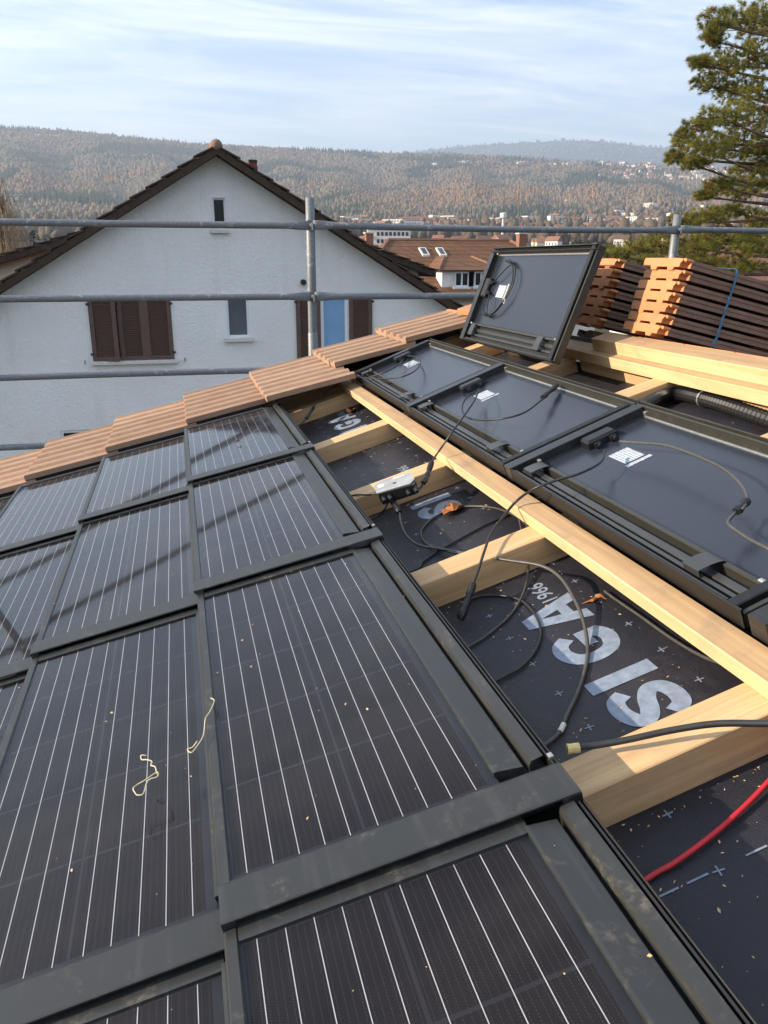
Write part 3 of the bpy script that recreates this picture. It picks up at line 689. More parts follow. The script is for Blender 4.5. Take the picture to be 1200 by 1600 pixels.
cable(['K5', 'K5d'], .0036, 'cable_grey', 'short cable with connector under the verge tiles', ['K5c'])
k6 = cable(['K6'], .0046, 'cable_grey', 'long grey cable from the power box curving across the printed letters', ['K6c'])
P6 = spline(clampN(CB['K6'], .0046), 7); k6.part('tape_mark', MB().tube(P6[-12:-9], .0052, 8), 'tape_white')
cable(['K7'], .0034, 'cable_grey', 'thin grey cable hanging from the batten in a loop')
cable(['K7b'], .0040, 'cable_grey', 'grey cable loop on the underlay by the crumpled leaf')
cable(['K8'], .0040, 'cable_black', 'straight black cable passing behind the second counter batten')
cable(['K8b'], .0036, 'cable_black', 'black cable curl lying beside the printed number')
cable(['K9', 'K9b'], .0036, 'cable_black', 'short black cable tails leaving the power box to the left')
k10 = cable(['K10'], .0062, 'cable_black', 'thick black cable with a yellow taped end over the nearest counter batten', k=10)
P10 = spline(CB['K10'], 7); k10.part('tape_wrap', MB().tube(P10[:4], [.0085, .0075, .0082, .0078], 10), 'tape_yellow')
cable(['K11'], .0046, 'cable_red', 'red cable rising from the underlay near the lower right', k=10)
cable(['K12'], .0042, 'cable_grey', 'grey cable tucked along the foot of the long batten')
t = Thing('conduit', 'black corrugated conduit pipe below the ridge planks', 'pipe', CB['K13'][0], RM)
P = spline(CB['K13'], 22); t.part('hose', MB().tube(P, [.0225 if i % 2 else .0265 for i in range(len(P))], 12), 'plastic_black')
t.part('clamp_ring', MB().tube(P[70:72], .029, 12), 'silver')

# ---- leads coiled on the propped panel
tl = Thing('cable_coil', 'two black leads coiled on the back of the propped panel', 'cable', (.27, .9, .03), lean)
def arc(cx, cy, r, a0, a1, z, n=9): return [(cx+r*math.cos(R(a0+(a1-a0)*i/n)), cy+r*math.sin(R(a0+(a1-a0)*i/n)), z+.004*math.sin(i)) for i in range(n+1)]
tl.part('lead', MB().tube(spline([(.297, BL-.13, .023), (.32, BL-.17, .03), (.37, BL-.24, .03), (.385, BL-.29, .03), (.365, BL-.345, .03), (.30, BL-.385, .03), (.23, BL-.37, .032), (.165, BL-.31, .03), (.135, BL-.24, .03), (.14, BL-.19, .03)]), .0034, 6), 'cable_black', smooth=True)
tl.part('lead', MB().tube(spline([(.247, BL-.13, .023), (.225, BL-.16, .033), (.17, BL-.19, .034), (.145, BL-.23, .034), (.155, BL-.295, .034), (.22, BL-.362, .036), (.30, BL-.378, .036), (.36, BL-.335, .036), (.392, BL-.28, .034), (.40, BL-.25, .03)]), .0034, 6), 'cable_black', smooth=True)
tl.part('connector', MB().tube([(.392, BL-.285, .034), (.402, BL-.245, .033), (.405, BL-.21, .032)], [.006, .009, .006], 8), 'plastic_black')
tl.part('connector', MB().tube([(.135, BL-.22, .033), (.142, BL-.18, .033), (.148, BL-.14, .032)], [.006, .009, .006], 8), 'plastic_black')
tl.part('cable_tie', MB().tube(arc(.215, BL-.365, .012, 0, 330, .034), .002, 5), 'tape_white')

# ---- power box on the third counter batten
OM = RM @ T((.655, 2.41, -.124)) @ rotn(R(-8))
ob = Thing('power_box', 'grey metal cable box sitting on the third counter batten', 'power box', (0, 0, 0), OM)
body = ob.part('body', MB().prism([(-.062, -.045), (.055, -.062), (.066, -.03), (.060, .058), (-.048, .062), (-.062, .03)], .012, .040, 2), 'plastic_black')
pr = [(-.066, -.040), (.045, -.050), (.064, -.02), (.062, .060), (-.045, .066), (-.066, .035)]
pl_ = ob.part('cover_plate', MB().prism(pr, .0405, .044, 2), 'box_grey')
ob.part('hole', MB().tube([(.0, .0, .0441), (.0, .0, .0446)], .0065, 12), 'plastic_black', pl_)
ob.part('print_label', MB().box(-.055, -.035, .0, .03, .0442, .0447), 'tape_white', pl_)
ob.part('print_label', MB().box(.0, .04, .042, .052, .0442, .0447), 'tape_white', pl_)
ob.part('foot_plate', MB().box(-.058, .055, -.04, .05, .0, .0118), 'plastic_black')
for x, y in ((-.05, -.058), (-.03, -.06), (.03, -.07), (.055, -.066)):
    ob.part('cable_gland', MB().tube([(x, y+.02, .026), (x, y, .024), (x+.002, y-.012, .02)], [.008, .0075, .0065], 8), 'plastic_black')

# ---- leaves, strings, twigs, sawdust
def leaf(name, pts, h, u, v, rot, sc, label, n=MEM+.003):
    m = MB(); k = len(pts)
    vs = [(x*sc, y*sc, h*sc*(abs(y)*1.6+.35*math.sin(x*5))) for x, y in pts]
    m.add([(0, 0, 0)]+vs, [(0, 1+i, 1+(i+1) % k) for i in range(k)])
    vs2 = [(x, y, z-.0006) for x, y, z in [(0, 0, 0)]+vs]; m.add(vs2, [(0, 1+(i+1) % k, 1+i) for i in range(k)])
    single(name, m, 'leaf_dry', label, 'leaf', RM @ T((u, v, n)) @ rotn(rot), 'dry leaves on the underlay', base=Vector((0, 0, 0)))
lp = [(1.0, .0), (.75, .12), (.5, .3), (.1, .34), (-.3, .28), (-.6, .1), (-1.5, .03), (-1.5, -.03), (-.6, -.12), (-.3, -.3), (.1, -.36), (.5, -.26), (.75, -.1)]
leaf('dry_leaf', lp, .55, .862, 1.505, R(-22), .026, 'curled orange leaf with a stalk beside the printed letter A')
lq = [(1, .1), (.7, .5), (.3, .55), (.0, .8), (-.4, .6), (-.8, .5), (-1, 0), (-.7, -.5), (-.2, -.7), (.3, -.5), (.7, -.6), (.9, -.2)]
leaf('dry_leaf', lq, .45, .790, 2.29, R(15), .040, 'crumpled brown leaf on the printed letter S')
leaf('dry_leaf', lq, .5, .83, 4.02, R(60), .035, 'small brown leaf near the far printed letters')
def string(keys, label):
    b = Vector(CB[keys[0]][0]); t = Thing('string', label, 'string', b, RM)
    for kk in keys:
        t.part('strand', MB().tube(spline([(u, v, max(n-.002, -.004)+.0035+.0015*math.sin(i*2.3)) for i, (u, v, n) in enumerate(CB[kk])], 5), .0011, 5), 'string', smooth=True)
string(['string1', 'string1b'], 'tangled pale string lying on the glass of a panel')
string(['string2'], 'pale string draped over the joint between two courses')
tw = MB().tube(spline([(.225, 3.44, -.016), (.232, 3.452, -.010), (.238, 3.448, -.012), (.240, 3.47, -.013)]), .0022, 5); tw.tube([(.232, 3.452, -.011), (.226, 3.468, -.012)], .0016, 5)
single('twig', tw, 'twig', 'tiny dark twig on the glass of the panel at the verge', 'twig', RM)
sdm = MB()
for i in range(1500):
    u = .53+RNG.random()*.36 if i < 1150 else 1.48+RNG.random()*.26
    v = .3+RNG.random()**.9*4.2
    if any(a-.012 < v < b+.004 for a, b, _ in beams): continue
    s = .0005+abs(RNG.normal())*.0007; a = RNG.random()*6.28; e = 1+RNG.random()*2.2
    if RNG.random() < .16: v = min(beams, key=lambda q: abs(q[0]-v))[0]-.008-abs(RNG.normal())*.02
    c, d_ = math.cos(a)*s*e, math.sin(a)*s*e; n_ = MEM+.0008
    sdm.add([(u-c, v-d_, n_), (u+d_*.4, v-c*.4, n_+s*.5), (u+c, v+d_, n_+s*.3), (u-d_*.4, v+c*.4, n_)], [(0, 1, 2, 3)])
sw = single('sawdust', sdm, 'sawdust', 'sawdust and wood chips scattered over the underlay', 'sawdust', RM, kind='stuff')
dm = MB()
for i in range(240):
    ci = RNG.integers(0, 3); uu = RNG.random()*.47; v = .3+RNG.random()*3.6
    u = -COURSE*ci+uu; n_ = -uu*math.tan(PD)-((v-.833) % 1.1)*.0113+.0006
    s = .0006+abs(RNG.normal())*.0009; a = RNG.random()*6.28; c, d_ = math.cos(a)*s*1.6, math.sin(a)*s*1.6
    dm.add([(u-c, v-d_, n_), (u+d_*.6, v-c*.6, n_+s), (u+c, v+d_, n_+s*.4), (u-d_*.6, v+c*.6, n_+.0003)], [(0, 1, 2, 3)])
single('wood_crumbs', dm, 'sawdust', 'loose wood crumbs sprinkled on the solar panels', 'sawdust', RM, kind='stuff')

# ================================================================== SCAFFOLD
SY = 6.2
sc_ = Thing('scaffold_rail', 'galvanised scaffold guard rails and posts beyond the roof edge', 'scaffold', (1.017, SY, 0))
posts = [-2.05, 1.017, 4.07, 7.14]
for i, X in enumerate(posts):
    zt = CZ+.445 if i != 2 else CZ+.325+.05
    lean_ = [.0, .002, .02, .0][i]
    p = sc_.part('post', MB().tube([(X-lean_*3, SY, CZ-8), (X-lean_*1.2, SY, CZ-.42), (X-lean_*.6, SY, CZ-.1), (X, SY, zt-.002), (X, SY, zt)], [.0335, .0335, .0335, .0335, .031], 20), 'galvanised', smooth=True)
    sc_.part('sleeve', MB().tube([(X-lean_*3, SY, CZ-3), (X-lean_*1.2, SY, CZ-.522), (X-lean_*1.2, SY, CZ-.517)], [.0375, .0375, .0345], 20), 'galvanised', p, smooth=True)
ZR = [.254, -.250, -.790, -1.285]
for zi, z in enumerate(ZR):
    for i in range(-1, 4):
        a = posts[i] if i >= 0 else posts[0]-3.07; b = posts[i+1] if i < 3 else posts[3]+3.07
        m = MB(); S = 16; secs = []
        L = b-a
        for t, flat in ((.012, 1), (.05, 1), (.088, .85), (.13, .45), (.19, 0), (.3, 0), (.5, 0), (.7, 0), (L/2, 0)): secs.append((t, flat))
        secs = secs+[(L-t, f) for t, f in secs[::-1][1:]]
        sag = RNG.normal()*.003
        for t, fl in secs:
            ry = .0235*(1-fl)+.0075*fl; rz = .0235*(1-fl)+.0325*fl
            w = sag*math.sin(math.pi*t/L)*2
            zz = z+w-.006*(t/L-.5)*(1 if zi == 0 else 0)
            for k in range(S): m.v.append((a+t, SY-.047-.004*(1-fl)+ry*math.cos(2*math.pi*k/S), CZ+zz+rz*math.sin(2*math.pi*k/S)))
        n = len(secs)
        m.f = [(q*S+k, (q+1)*S+k, (q+1)*S+(k+1) % S, q*S+(k+1) % S) for q in range(n-1) for k in range(S)]+[tuple(range(S)), tuple(range((n-1)*S, n*S))[::-1]]
        m.mi = [0]*len(m.f)
        sc_.part('rail', m, 'galvanised', smooth=True)
    for X in posts:
        b = sc_.part('coupler', MB().cbox(X-.028, X+.028, SY-.036, SY-.0335, CZ+z-.036, CZ+z+.036, .0005), 'galvanised')
        sc_.part('bolt', MB().tube([(X-.006, SY-.0335, CZ+z), (X-.006, SY-.066, CZ+z), (X-.006, SY-.067, CZ+z)], [.013, .013, .009], 8), 'silver', b)
        sc_.part('wedge', MB().box(X-.004, X+.008, SY-.069, SY-.0655, CZ+z-.034, CZ+z+.018), 'silver', b)

# ================================================================== NEIGHBOUR HOUSE
def strips_wall(x0, x1, zb, top, holes, y, depth=.16):
    """wall face at y (looking -Y) with rectangular holes and reveals; top(x) gives the upper edge"""
    m = MB(); bx = sorted({x0, x1, *[h[0] for h in holes], *[h[1] for h in holes], *top['breaks']})
    tp = top['f']
    for a, b in zip(bx, bx[1:]):
        hs = sorted([(h[2], h[3]) for h in holes if h[0] <= a+1e-6 and h[1] >= b-1e-6]); z = zb
        for lo, hi in hs: m.quad((a, y, z), (b, y, z), (b, y, lo), (a, y, lo)); z = hi
        m.quad((a, y, z), (b, y, z), (b, y, tp(b)), (a, y, tp(a)))
    for a, b, lo, hi in holes:
        m.quad((a, y, lo), (b, y, lo), (b, y+depth, lo), (a, y+depth, lo)); m.quad((a, y, hi), (a, y+depth, hi), (b, y+depth, hi), (b, y, hi))
        m.quad((a, y, lo), (a, y+depth, lo), (a, y+depth, hi), (a, y, hi)); m.quad((b, y, lo), (b, y, hi), (b, y+depth, hi), (b, y+depth, lo))
    return m
HY, AX = 15.0, .87                       # gable plane, axis of the gable
AZ, SL = CZ+1.70, .608                    # apex height of wall, roof slope
gab = lambda x: AZ-SL*abs(x-AX)
nh = Thing('gabled_house', 'white stucco gabled house with brown shutters behind the scaffold', 'house', (AX, HY, 0))
W0, W1 = AX-6.2, AX+6.2
wins = [(.76, .985, CZ+.535, CZ+1.045), (-1.43, -.065, CZ-1.67, CZ-.585), (.90, 1.30, CZ-1.315, CZ-.585), (2.62, 3.12, CZ-2.2, CZ-.585), (-2.13, -1.3, CZ-3.5, CZ-2.88)]
wall = nh.part('wall', strips_wall(W0, W1, 0, {'breaks': [AX], 'f': gab}, wins, HY), 'stucco_white')
nh.part('side_wall', MB().quad((W0, HY, 0), (W0, HY, gab(W0)), (W0, HY+11, gab(W0)), (W0, HY+11, 0)), 'stucco_white')
nh.part('side_wall', MB().quad((W1, HY, 0), (W1, HY+11, 0), (W1, HY+11, gab(W1)), (W1, HY, gab(W1))), 'stucco_white')
# roof: soffit board, slabs and stepped verge tiles
rf = None
for s in (-1, 1):
    x1 = AX+s*6.9
    prof = lambda o: [(AX, AZ+o), (x1, gab(x1)+o)]
    m = MB(); z0, z1 = .03, .115
    vs = [(AX, HY-.30, AZ+z0), (x1, HY-.30, gab(x1)+z0), (x1, HY+11.3, gab(x1)+z0), (AX, HY+11.3, AZ+z0)]
    vs += [(p[0], p[1], p[2]+z1-z0) for p in vs]
    m.add(vs, [(0, 1, 2, 3), (7, 6, 5, 4), (0, 4, 5, 1), (1, 5, 6, 2), (2, 6, 7, 3), (3, 7, 4, 0)])
    o = nh.part('roof', m, 'roof_dark'); rf = rf or o
    nh.part('verge_board', MB().add([(AX, HY-.32, AZ-.005), (x1, HY-.32, gab(x1)-.005), (x1, HY-.32, gab(x1)+.12), (AX, HY-.32, AZ+.12), (AX, HY-.302, AZ-.005), (x1, HY-.302, gab(x1)-.005), (x1, HY-.302, gab(x1)+.12), (AX, HY-.302, AZ+.12)], [(0, 1, 2, 3), (7, 6, 5, 4), (0, 4, 5, 1), (1, 5, 6, 2), (2, 6, 7, 3), (3, 7, 4, 0)]), 'wood_dark', o)
    ang = math.atan(SL)*s
    for k in range(24):
        t0 = .06+.315*k
        if t0 > 7.6: break
        cx = AX+s*t0*math.cos(ang); cz = AZ+.118-t0*abs(math.sin(ang))
        Mx = T(Vector((cx, HY-.34, cz))-nh.base) @ Matrix.Rotation(ang if s > 0 else ang, 4, 'Y') @ Matrix.Scale(s, 4, (1, 0, 0))
        me = bpy.data.meshes.get('verge_tile') or MB().prism([(0, .0), (.36, .035), (.36, .062), (0, .028)], 0, .34, 1).mesh('verge_tile', 'roof_dark')
        link('verge_tile', me, Mx @ roty(RNG.normal()*.012), o)
nh.part('ridge_cap', MB().tube([(AX, HY-.36, AZ+.12), (AX, HY-.30, AZ+.135), (AX, HY-.1, AZ+.135), (AX, HY+.1, AZ+.13)], [.05, .10, .115, .115], 12), 'clay_dark', rf, smooth=True)
nh.part('ridge_cap', MB().tube([(AX, HY+.1, AZ+.125), (AX, HY+11.3, AZ+.125)], .12, 10), 'roof_dark', rf, smooth=True)
ch = nh.part('chimney', MB().prism([(1.56, CZ+1.3), (1.80, CZ+1.3), (1.755, CZ+1.83), (1.605, CZ+1.83)], HY+1.9, HY+2.1, 1), 'chimney_red', rf)
nh.part('chimney_cap', MB().box(1.60, 1.76, HY+1.89, HY+2.11, CZ+1.831, CZ+1.88), 'iron', ch)
def window(th, a, b, lo, hi, y, fr=.04, pane='window_glass', mull=False):
    m = MB(); f = th.part('window', m.box(a, a+fr, y+.03, y+.09, lo, hi).box(b-fr, b, y+.03, y+.09, lo, hi).box(a+fr, b-fr, y+.03, y+.09, lo, lo+fr).box(a+fr, b-fr, y+.03, y+.09, hi-fr, hi), 'window_white')
    th.part('pane', MB().box(a+fr-.004, b-fr+.004, y+.062, y+.07, lo+fr-.004, hi-fr+.004), pane, f)
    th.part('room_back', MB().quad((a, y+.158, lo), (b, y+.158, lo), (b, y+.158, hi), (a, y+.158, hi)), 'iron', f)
    if mull: th.part('mullion', MB().box((a+b)/2-.02, (a+b)/2+.02, y+.028, y+.092, lo+fr, hi-fr), 'window_white', f)
    return f
def surround(th, a, b, lo, hi, y, w, f):
    th.part('surround', MB().box(a-w, a, y-.012, y+.01, lo, hi).box(b, b+w, y-.012, y+.01, lo, hi).box(a-w, b+w, y-.012, y+.01, hi, hi+w), 'window_white', f)
f = window(nh, .76, .985, CZ+.535, CZ+1.045, HY, .03); surround(nh, .76, .985, CZ+.535, CZ+1.045, HY, .035, f)
nh.part('sill', MB().cbox(.70, 1.03, HY-.07, HY+.02, CZ+.47, CZ+.53, .01), 'sill_stone', f)
f = window(nh, .90, 1.30, CZ-1.315, CZ-.585, HY, .04, 'window_grey'); surround(nh, .90, 1.30, CZ-1.315, CZ-.585, HY, .04, f)
nh.part('sill', MB().cbox(.83, 1.37, HY-.08, HY+.02, CZ-1.385, CZ-1.32, .01), 'sill_stone', f)
for x in (1.02, 1.08, 1.15, 1.2): nh.part('flower', MB().tube([(x, HY+.14, CZ-1.27), (x+.01, HY+.14, CZ-1.17), (x+.02, HY+.14, CZ-1.13)], [.006, .03, .01], 6), 'window_white', f)
f = window(nh, 2.62, 3.12, CZ-2.2, CZ-.585, HY, .05, 'curtain_blue'); nh.part('sill', MB().cbox(2.55, 3.2, HY-.07, HY+.02, CZ-2.27, CZ-2.205, .01), 'sill_stone', f)
f = window(nh, -2.13, -1.3, CZ-3.5, CZ-2.88, HY, .05)
f = window(nh, -1.43, -.065, CZ-1.67, CZ-.585, HY, .05)
nh.part('sill', MB().cbox(-1.47, -.005, HY-.09, HY+.02, CZ-1.735, CZ-1.675, .01), 'sill_stone', f)
surround(nh, -1.43, -.065, CZ-1.67, CZ-.585, HY, .018, f)
slat = MB().prism([(0, 0), (.014, -.020), (.014, -.028), (0, -.010)], 0, 1, 0).mesh('slat', 'shutter_brown')
def shutter(a, b, lo, hi, y, ang=0, hinge=None):
    """a louvred leaf: frame + slats; may swing about its hinge side"""
    w = b-a; hx = a if hinge != 'b' else b; M = T(Vector((hx, y, lo))-nh.base) @ rotn(ang); x0 = 0 if hinge != 'b' else -w
    h = hi-lo; fw = .075
    m = MB().box(x0, x0+fw, -.02, .02, 0, h).box(x0+w-fw, x0+w, -.02, .02, 0, h).box(x0+fw, x0+w-fw, -.02, .02, 0, fw).box(x0+fw, x0+w-fw, -.02, .02, h-fw, h)
    o = link('shutter', m.mesh('shutter', 'shutter_brown'), M, nh.o)
    link('shutter_back', MB().box(x0+fw, x0+w-fw, .0165, .0195, fw, h-fw).mesh('shutter_back', 'shutter_brown'), None, o)
    n = int((h-2*fw)/.037)
    for k in range(n): link('slat', slat, T((x0+fw, -.004, fw+.036+k*.037)) @ Matrix.Scale(w-2*fw, 4, (1, 0, 0)), o)
    for z in (.12, h-.12): link('hinge', MB().box(-.03, .03, -.03, -.0205, z-.02, z+.02).mesh('hinge', 'iron'), None, o)
    return o
W = 1.365/3
shutter(-1.435, -1.435+W, CZ-1.67, CZ-.585, HY-.035, R(-9)); shutter(-1.435+W+.01, -1.435+2*W, CZ-1.67, CZ-.585, HY-.012); shutter(-1.435+2*W, -.06, CZ-1.67, CZ-.585, HY-.012, 0, 'b')
shutter(2.15, 2.60, CZ-2.2, CZ-.585, HY-.025); shutter(3.14, 3.58, CZ-2.2, CZ-.585, HY-.025, 0, 'b')
for x in (-1.58, .12): nh.part('shutter_catch', MB().tube([(x, HY, CZ-1.66), (x, HY-.05, CZ-1.66), (x, HY-.055, CZ-1.72)], .008, 6), 'iron')
nh.part('vent_pipe', MB().tube([(2.30, HY+.01, CZ-.355), (2.30, HY-.08, CZ-.36)], .05, 12), 'iron')
# lower rear range with a shallower roof
for s, xa, xe in ((-1, -1.7, -6.2), (1, 4.35, 6.02)):
    z_at = lambda x: (CZ+.60+.30*(x+1.7)) if s < 0 else (CZ+.36-.345*(x-4.35))
    m = MB(); y0 = HY+4.0
    m.add([(xa, y0-.3, z_at(xa)-.13), (xe, y0-.3, z_at(xe)-.13), (xe, y0+6, z_at(xe)-.13), (xa, y0+6, z_at(xa)-.13), (xa, y0-.3, z_at(xa)), (xe, y0-.3, z_at(xe)), (xe, y0+6, z_at(xe)), (xa, y0+6, z_at(xa))], [(0, 1, 2, 3), (7, 6, 5, 4), (0, 4, 5, 1), (1, 5, 6, 2), (2, 6, 7, 3), (3, 7, 4, 0)])
    o = nh.part('rear_roof', m, 'roof_dark')
    n = int(abs(xe-xa)/.34)
    for k in range(n+1):
        x = xa+s*.34*k; sl = .30 if s < 0 else .345
        me = bpy.data.meshes['verge_tile']
        link('verge_tile', me, T(Vector((x, y0-.33, z_at(x)-.005))-nh.base) @ Matrix.Rotation(math.atan(sl)*s, 4, 'Y') @ Matrix.Scale(s, 4, (1, 0, 0)), o)
    xw = xe-s*.35
    nh.part('rear_wall', MB().quad((min(xa, xw), y0, 3), (max(xa, xw), y0, 3), (max(xa, xw), y0, z_at(max(xa, xw))-.12), (min(xa, xw), y0, z_at(min(xa, xw))-.12)), 'stucco_cream' if s < 0 else 'stucco_white')

# ================================================================== BROWN-ROOFED HOUSE
bh = Thing('hipped_house', 'house with a big brown tiled hip roof and pale blue dormer', 'house', (16, 45, 0))
RX0, RX1, RY, RZ = 12.35, 19.9, 47.5, CZ+1.22
EX0, EX1, EY, EZ = 8.6, 23.4, 41.0, CZ-1.75
m = MB(); m.quad((EX0, EY, EZ), (EX1, EY, EZ), (RX1, RY, RZ), (RX0, RY, RZ)); m.quad((EX0, EY, EZ), (RX0, RY, RZ), (EX0, 2*RY-EY, EZ)); m.quad((EX1, EY, EZ), (EX1, 2*RY-EY, EZ), (RX1, RY, RZ)); m.quad((RX0, RY, RZ), (RX1, RY, RZ), (EX1, 2*RY-EY, EZ), (EX0, 2*RY-EY, EZ))
m.quad((EX0, EY, EZ-.02), (EX0, 2*RY-EY, EZ-.02), (EX1, 2*RY-EY, EZ-.02), (EX1, EY, EZ-.02))
rfb = bh.part('roof', m, 'shingle_brown')
for a, b in (((RX0, RY, RZ), (RX1, RY, RZ)), ((RX0, RY, RZ), (EX0, EY, EZ)), ((RX1, RY, RZ), (EX1, EY, EZ))): bh.part('ridge_tiles', MB().tube([a, b], .11, 6), 'far_roof_1', rfb)
bh.part('gutter', MB().tube([(EX0, EY-.05, EZ-.03), (EX1, EY-.05, EZ-.03)], .08, 8), 'iron', rfb)
bh.part('wall', MB().box(EX0+.6, EX1-.6, EY+.6, 2*RY-EY-.6, 0, EZ-.03), 'far_wall_0')
roofz = lambda y: EZ+(RZ-EZ)*(y-EY)/(RY-EY)
# dormer
dx0, dx1, dy, dz0, dz1 = 13.85, 16.95, 42.0, CZ-1.25, CZ-.42
dm_ = bh.part('dormer', MB().box(dx0, dx1, dy, dy+3, dz0-.3, dz1), 'far_wall_3')
m = MB(); yb = dy+2.6; m.quad((dx0-.3, dy-.3, dz1), (dx1+.3, dy-.3, dz1), (dx1-.75, yb-.6, CZ+.27), (dx0+.75, yb-.6, CZ+.27)); m.quad((dx0-.3, dy-.3, dz1), (dx0+.75, yb-.6, CZ+.27), (dx0+.75, yb+1.2, CZ+.27), (dx0-.3, yb+.5, dz1)); m.quad((dx1+.3, dy-.3, dz1), (dx1+.3, yb+.5, dz1), (dx1-.75, yb+1.2, CZ+.27), (dx1-.75, yb-.6, CZ+.27))
m.quad((dx0-.3, dy-.3, dz1-.03), (dx0-.3, yb, dz1-.03), (dx1+.3, yb, dz1-.03), (dx1+.3, dy-.3, dz1-.03)); m.quad((dx0+.75, yb-.6, CZ+.27), (dx1-.75, yb-.6, CZ+.27), (dx1-.75, yb+1.2, CZ+.27), (dx0+.75, yb+1.2, CZ+.27))
bh.part('dormer_roof', m, 'shingle_brown', dm_)
for a, b in (((dx0-.3, dy-.3, dz1), (dx0+.75, yb-.6, CZ+.27)), ((dx1+.3, dy-.3, dz1), (dx1-.75, yb-.6, CZ+.27))): bh.part('hip_tiles', MB().tube([a, b], .08, 6), 'far_roof_1', dm_)
for a in (14.55, 15.65):
    wf = bh.part('window', MB().box(a, a+.78, dy-.05, dy-.001, dz0-.02, dz1-.08), 'window_white')
    for q in range(2): bh.part('pane', MB().box(a+.07+.37*q, a+.34+.37*q, dy-.06, dy-.052, dz0+.06, dz1-.16), 'window_glass', wf)
    for q in (-.3, .80): bh.part('shutter', MB().box(a+q, a+q+.26, dy-.05, dy-.002, dz0, dz1-.08), 'strap_blue' if False else 'far_wall_1', wf)
    bh.part('sill', MB().box(a-.1, a+.9, dy-.16, dy-.002, dz0-.12, dz0-.03), 'window_white', wf)
for x in (13.82, 14.85):
    y = 45.9; z = roofz(y); 
    s_ = bh.part('skylight', MB().add([(x, y-.45, roofz(y-.45)+.1), (x+.42, y-.45, roofz(y-.45)+.1), (x+.42, y+.45, roofz(y+.45)+.1), (x, y+.45, roofz(y+.45)+.1), (x, y-.45, z-.4), (x+.42, y-.45, z-.4), (x+.42, y+.45, z-.2), (x, y+.45, z-.2)], [(0, 1, 2, 3), (0, 4, 5, 1), (1, 5, 6, 2), (3, 2, 6, 7), (0, 3, 7, 4)]), 'far_wall_1', rfb)
    bh.part('pane', MB().quad((x+.07, y-.36, roofz(y-.36)+.104), (x+.35, y-.36, roofz(y-.36)+.104), (x+.35, y+.36, roofz(y+.36)+.104), (x+.07, y+.36, roofz(y+.36)+.104)), 'window_glass', s_)
cc = bh.part('chimney', MB().box(20.05, 20.5, 46.4, 46.9, RZ-1, RZ+.35), 'far_roof_1', rfb); bh.part('chimney_cap', MB().box(20.0, 20.55, 46.35, 46.95, RZ+.351, RZ+.42), 'sill_stone', cc)

# ================================================================== TERRAIN
def sight(x, y): return F+R2*((x-600)/1250)+U2*((800-y)/1250)      # direction of a bearing read off the survey picture
def az_of(x, y=300): d = sight(x, y); return math.atan2(d.x, d.y)
def tan_of(x, y): d = sight(x, y); return d.z/math.hypot(d.x, d.y)
def bearing_xy(X, Y, Z):
    q = np.stack([X, Y, Z-CZ]); w = np.array(F) @ q; return 600+1250*(np.array(R2) @ q)/w, 800-1250*(np.array(U2) @ q)/w
sk = [(-600, 190), (-200, 196), (0, 203), (100, 207), (200, 217), (300, 227), (400, 233), (500, 238), (600, 243), (700, 244), (800, 250), (900, 256), (1000, 259), (1100, 265), (1200, 270), (1500, 280), (2200, 290)]
AZK = np.array([-3.15]+[az_of(x) for x, y in sk]+[3.15]); TK = np.array([.1]+[tan_of(x, y) for x, y in sk]+[.1])
DK = np.array([0, 90, 150, 250, 600, 1150]); ZK = np.array([0, 0, 2.5, 8, 21, 60])
def hillz(az, d):
    az = np.asarray(az, float); d = np.asarray(d, float)
    zt = np.interp(d, DK, ZK)
    er = np.interp(az, AZK, TK); d0, d1 = 1150., 2700.
    t = np.clip((d-d0)/(d1-d0), 0, 1.6)
    e0 = (60-CZ)/d0
    e = e0+(er-e0)*np.where(t < 1, (t*1.0)**.9, 1)
    zh = CZ+np.minimum(d, d1)*e - np.clip(d-d1, 0, None)*.02
    zh = zh+np.sin(az*37+d*.004)*9*np.clip(t*3, 0, 1)*np.clip((1-t)*4, 0, 1)+np.sin(az*90+2)*5*np.clip(t*3, 0, 1)*np.clip((1-t)*4, 0, 1)
    return np.where(d < d0, zt, zh)
def d_for(x, y):
    az = az_of(x, y); te = tan_of(x, y); ds = np.concatenate([np.linspace(160, 1150, 200), np.linspace(1160, 2690, 300)])
    e = (hillz(az, ds)-CZ)/ds; i = int(np.argmin(np.abs(e-te))); return az, float(ds[i])
rings = [0, 8, 20, 40, 70, 90, 120, 150, 200, 250, 330, 430, 520, 600, 720, 860, 1000, 1150]+list(np.linspace(1200, 2700, 34))+[2760, 2850, 3000, 3300, 3800, 4600, 6000, 9000]
NA = 260; azs = np.linspace(-math.pi, math.pi, NA, endpoint=False)
azs = np.sort(np.concatenate([np.linspace(-.5, 1.1, 190), np.linspace(1.12, 2*math.pi-.52, 90)]))
V = [(0, 0, 0)]; Fc = []; na = len(azs)
for d in rings[1:]:
    z = hillz((azs+math.pi) % (2*math.pi)-math.pi, np.full(na, d)); V += list(zip(np.sin(azs)*d, np.cos(azs)*d, z))
for j in range(na): Fc.append((0, 1+(j+1) % na, 1+j))
for i in range(len(rings)-2):
    a, b = 1+i*na, 1+(i+1)*na
    for j in range(na): k = (j+1) % na; Fc.append((a+j, a+k, b+k, b+j))
me = bpy.data.meshes.new('ground'); me.from_pydata(V, [], Fc); me.materials.append(MATS['hill_ground']); me.polygons.foreach_set('use_smooth', [True]*len(me.polygons))
gr = link('ground', me); gr['kind'] = 'structure'
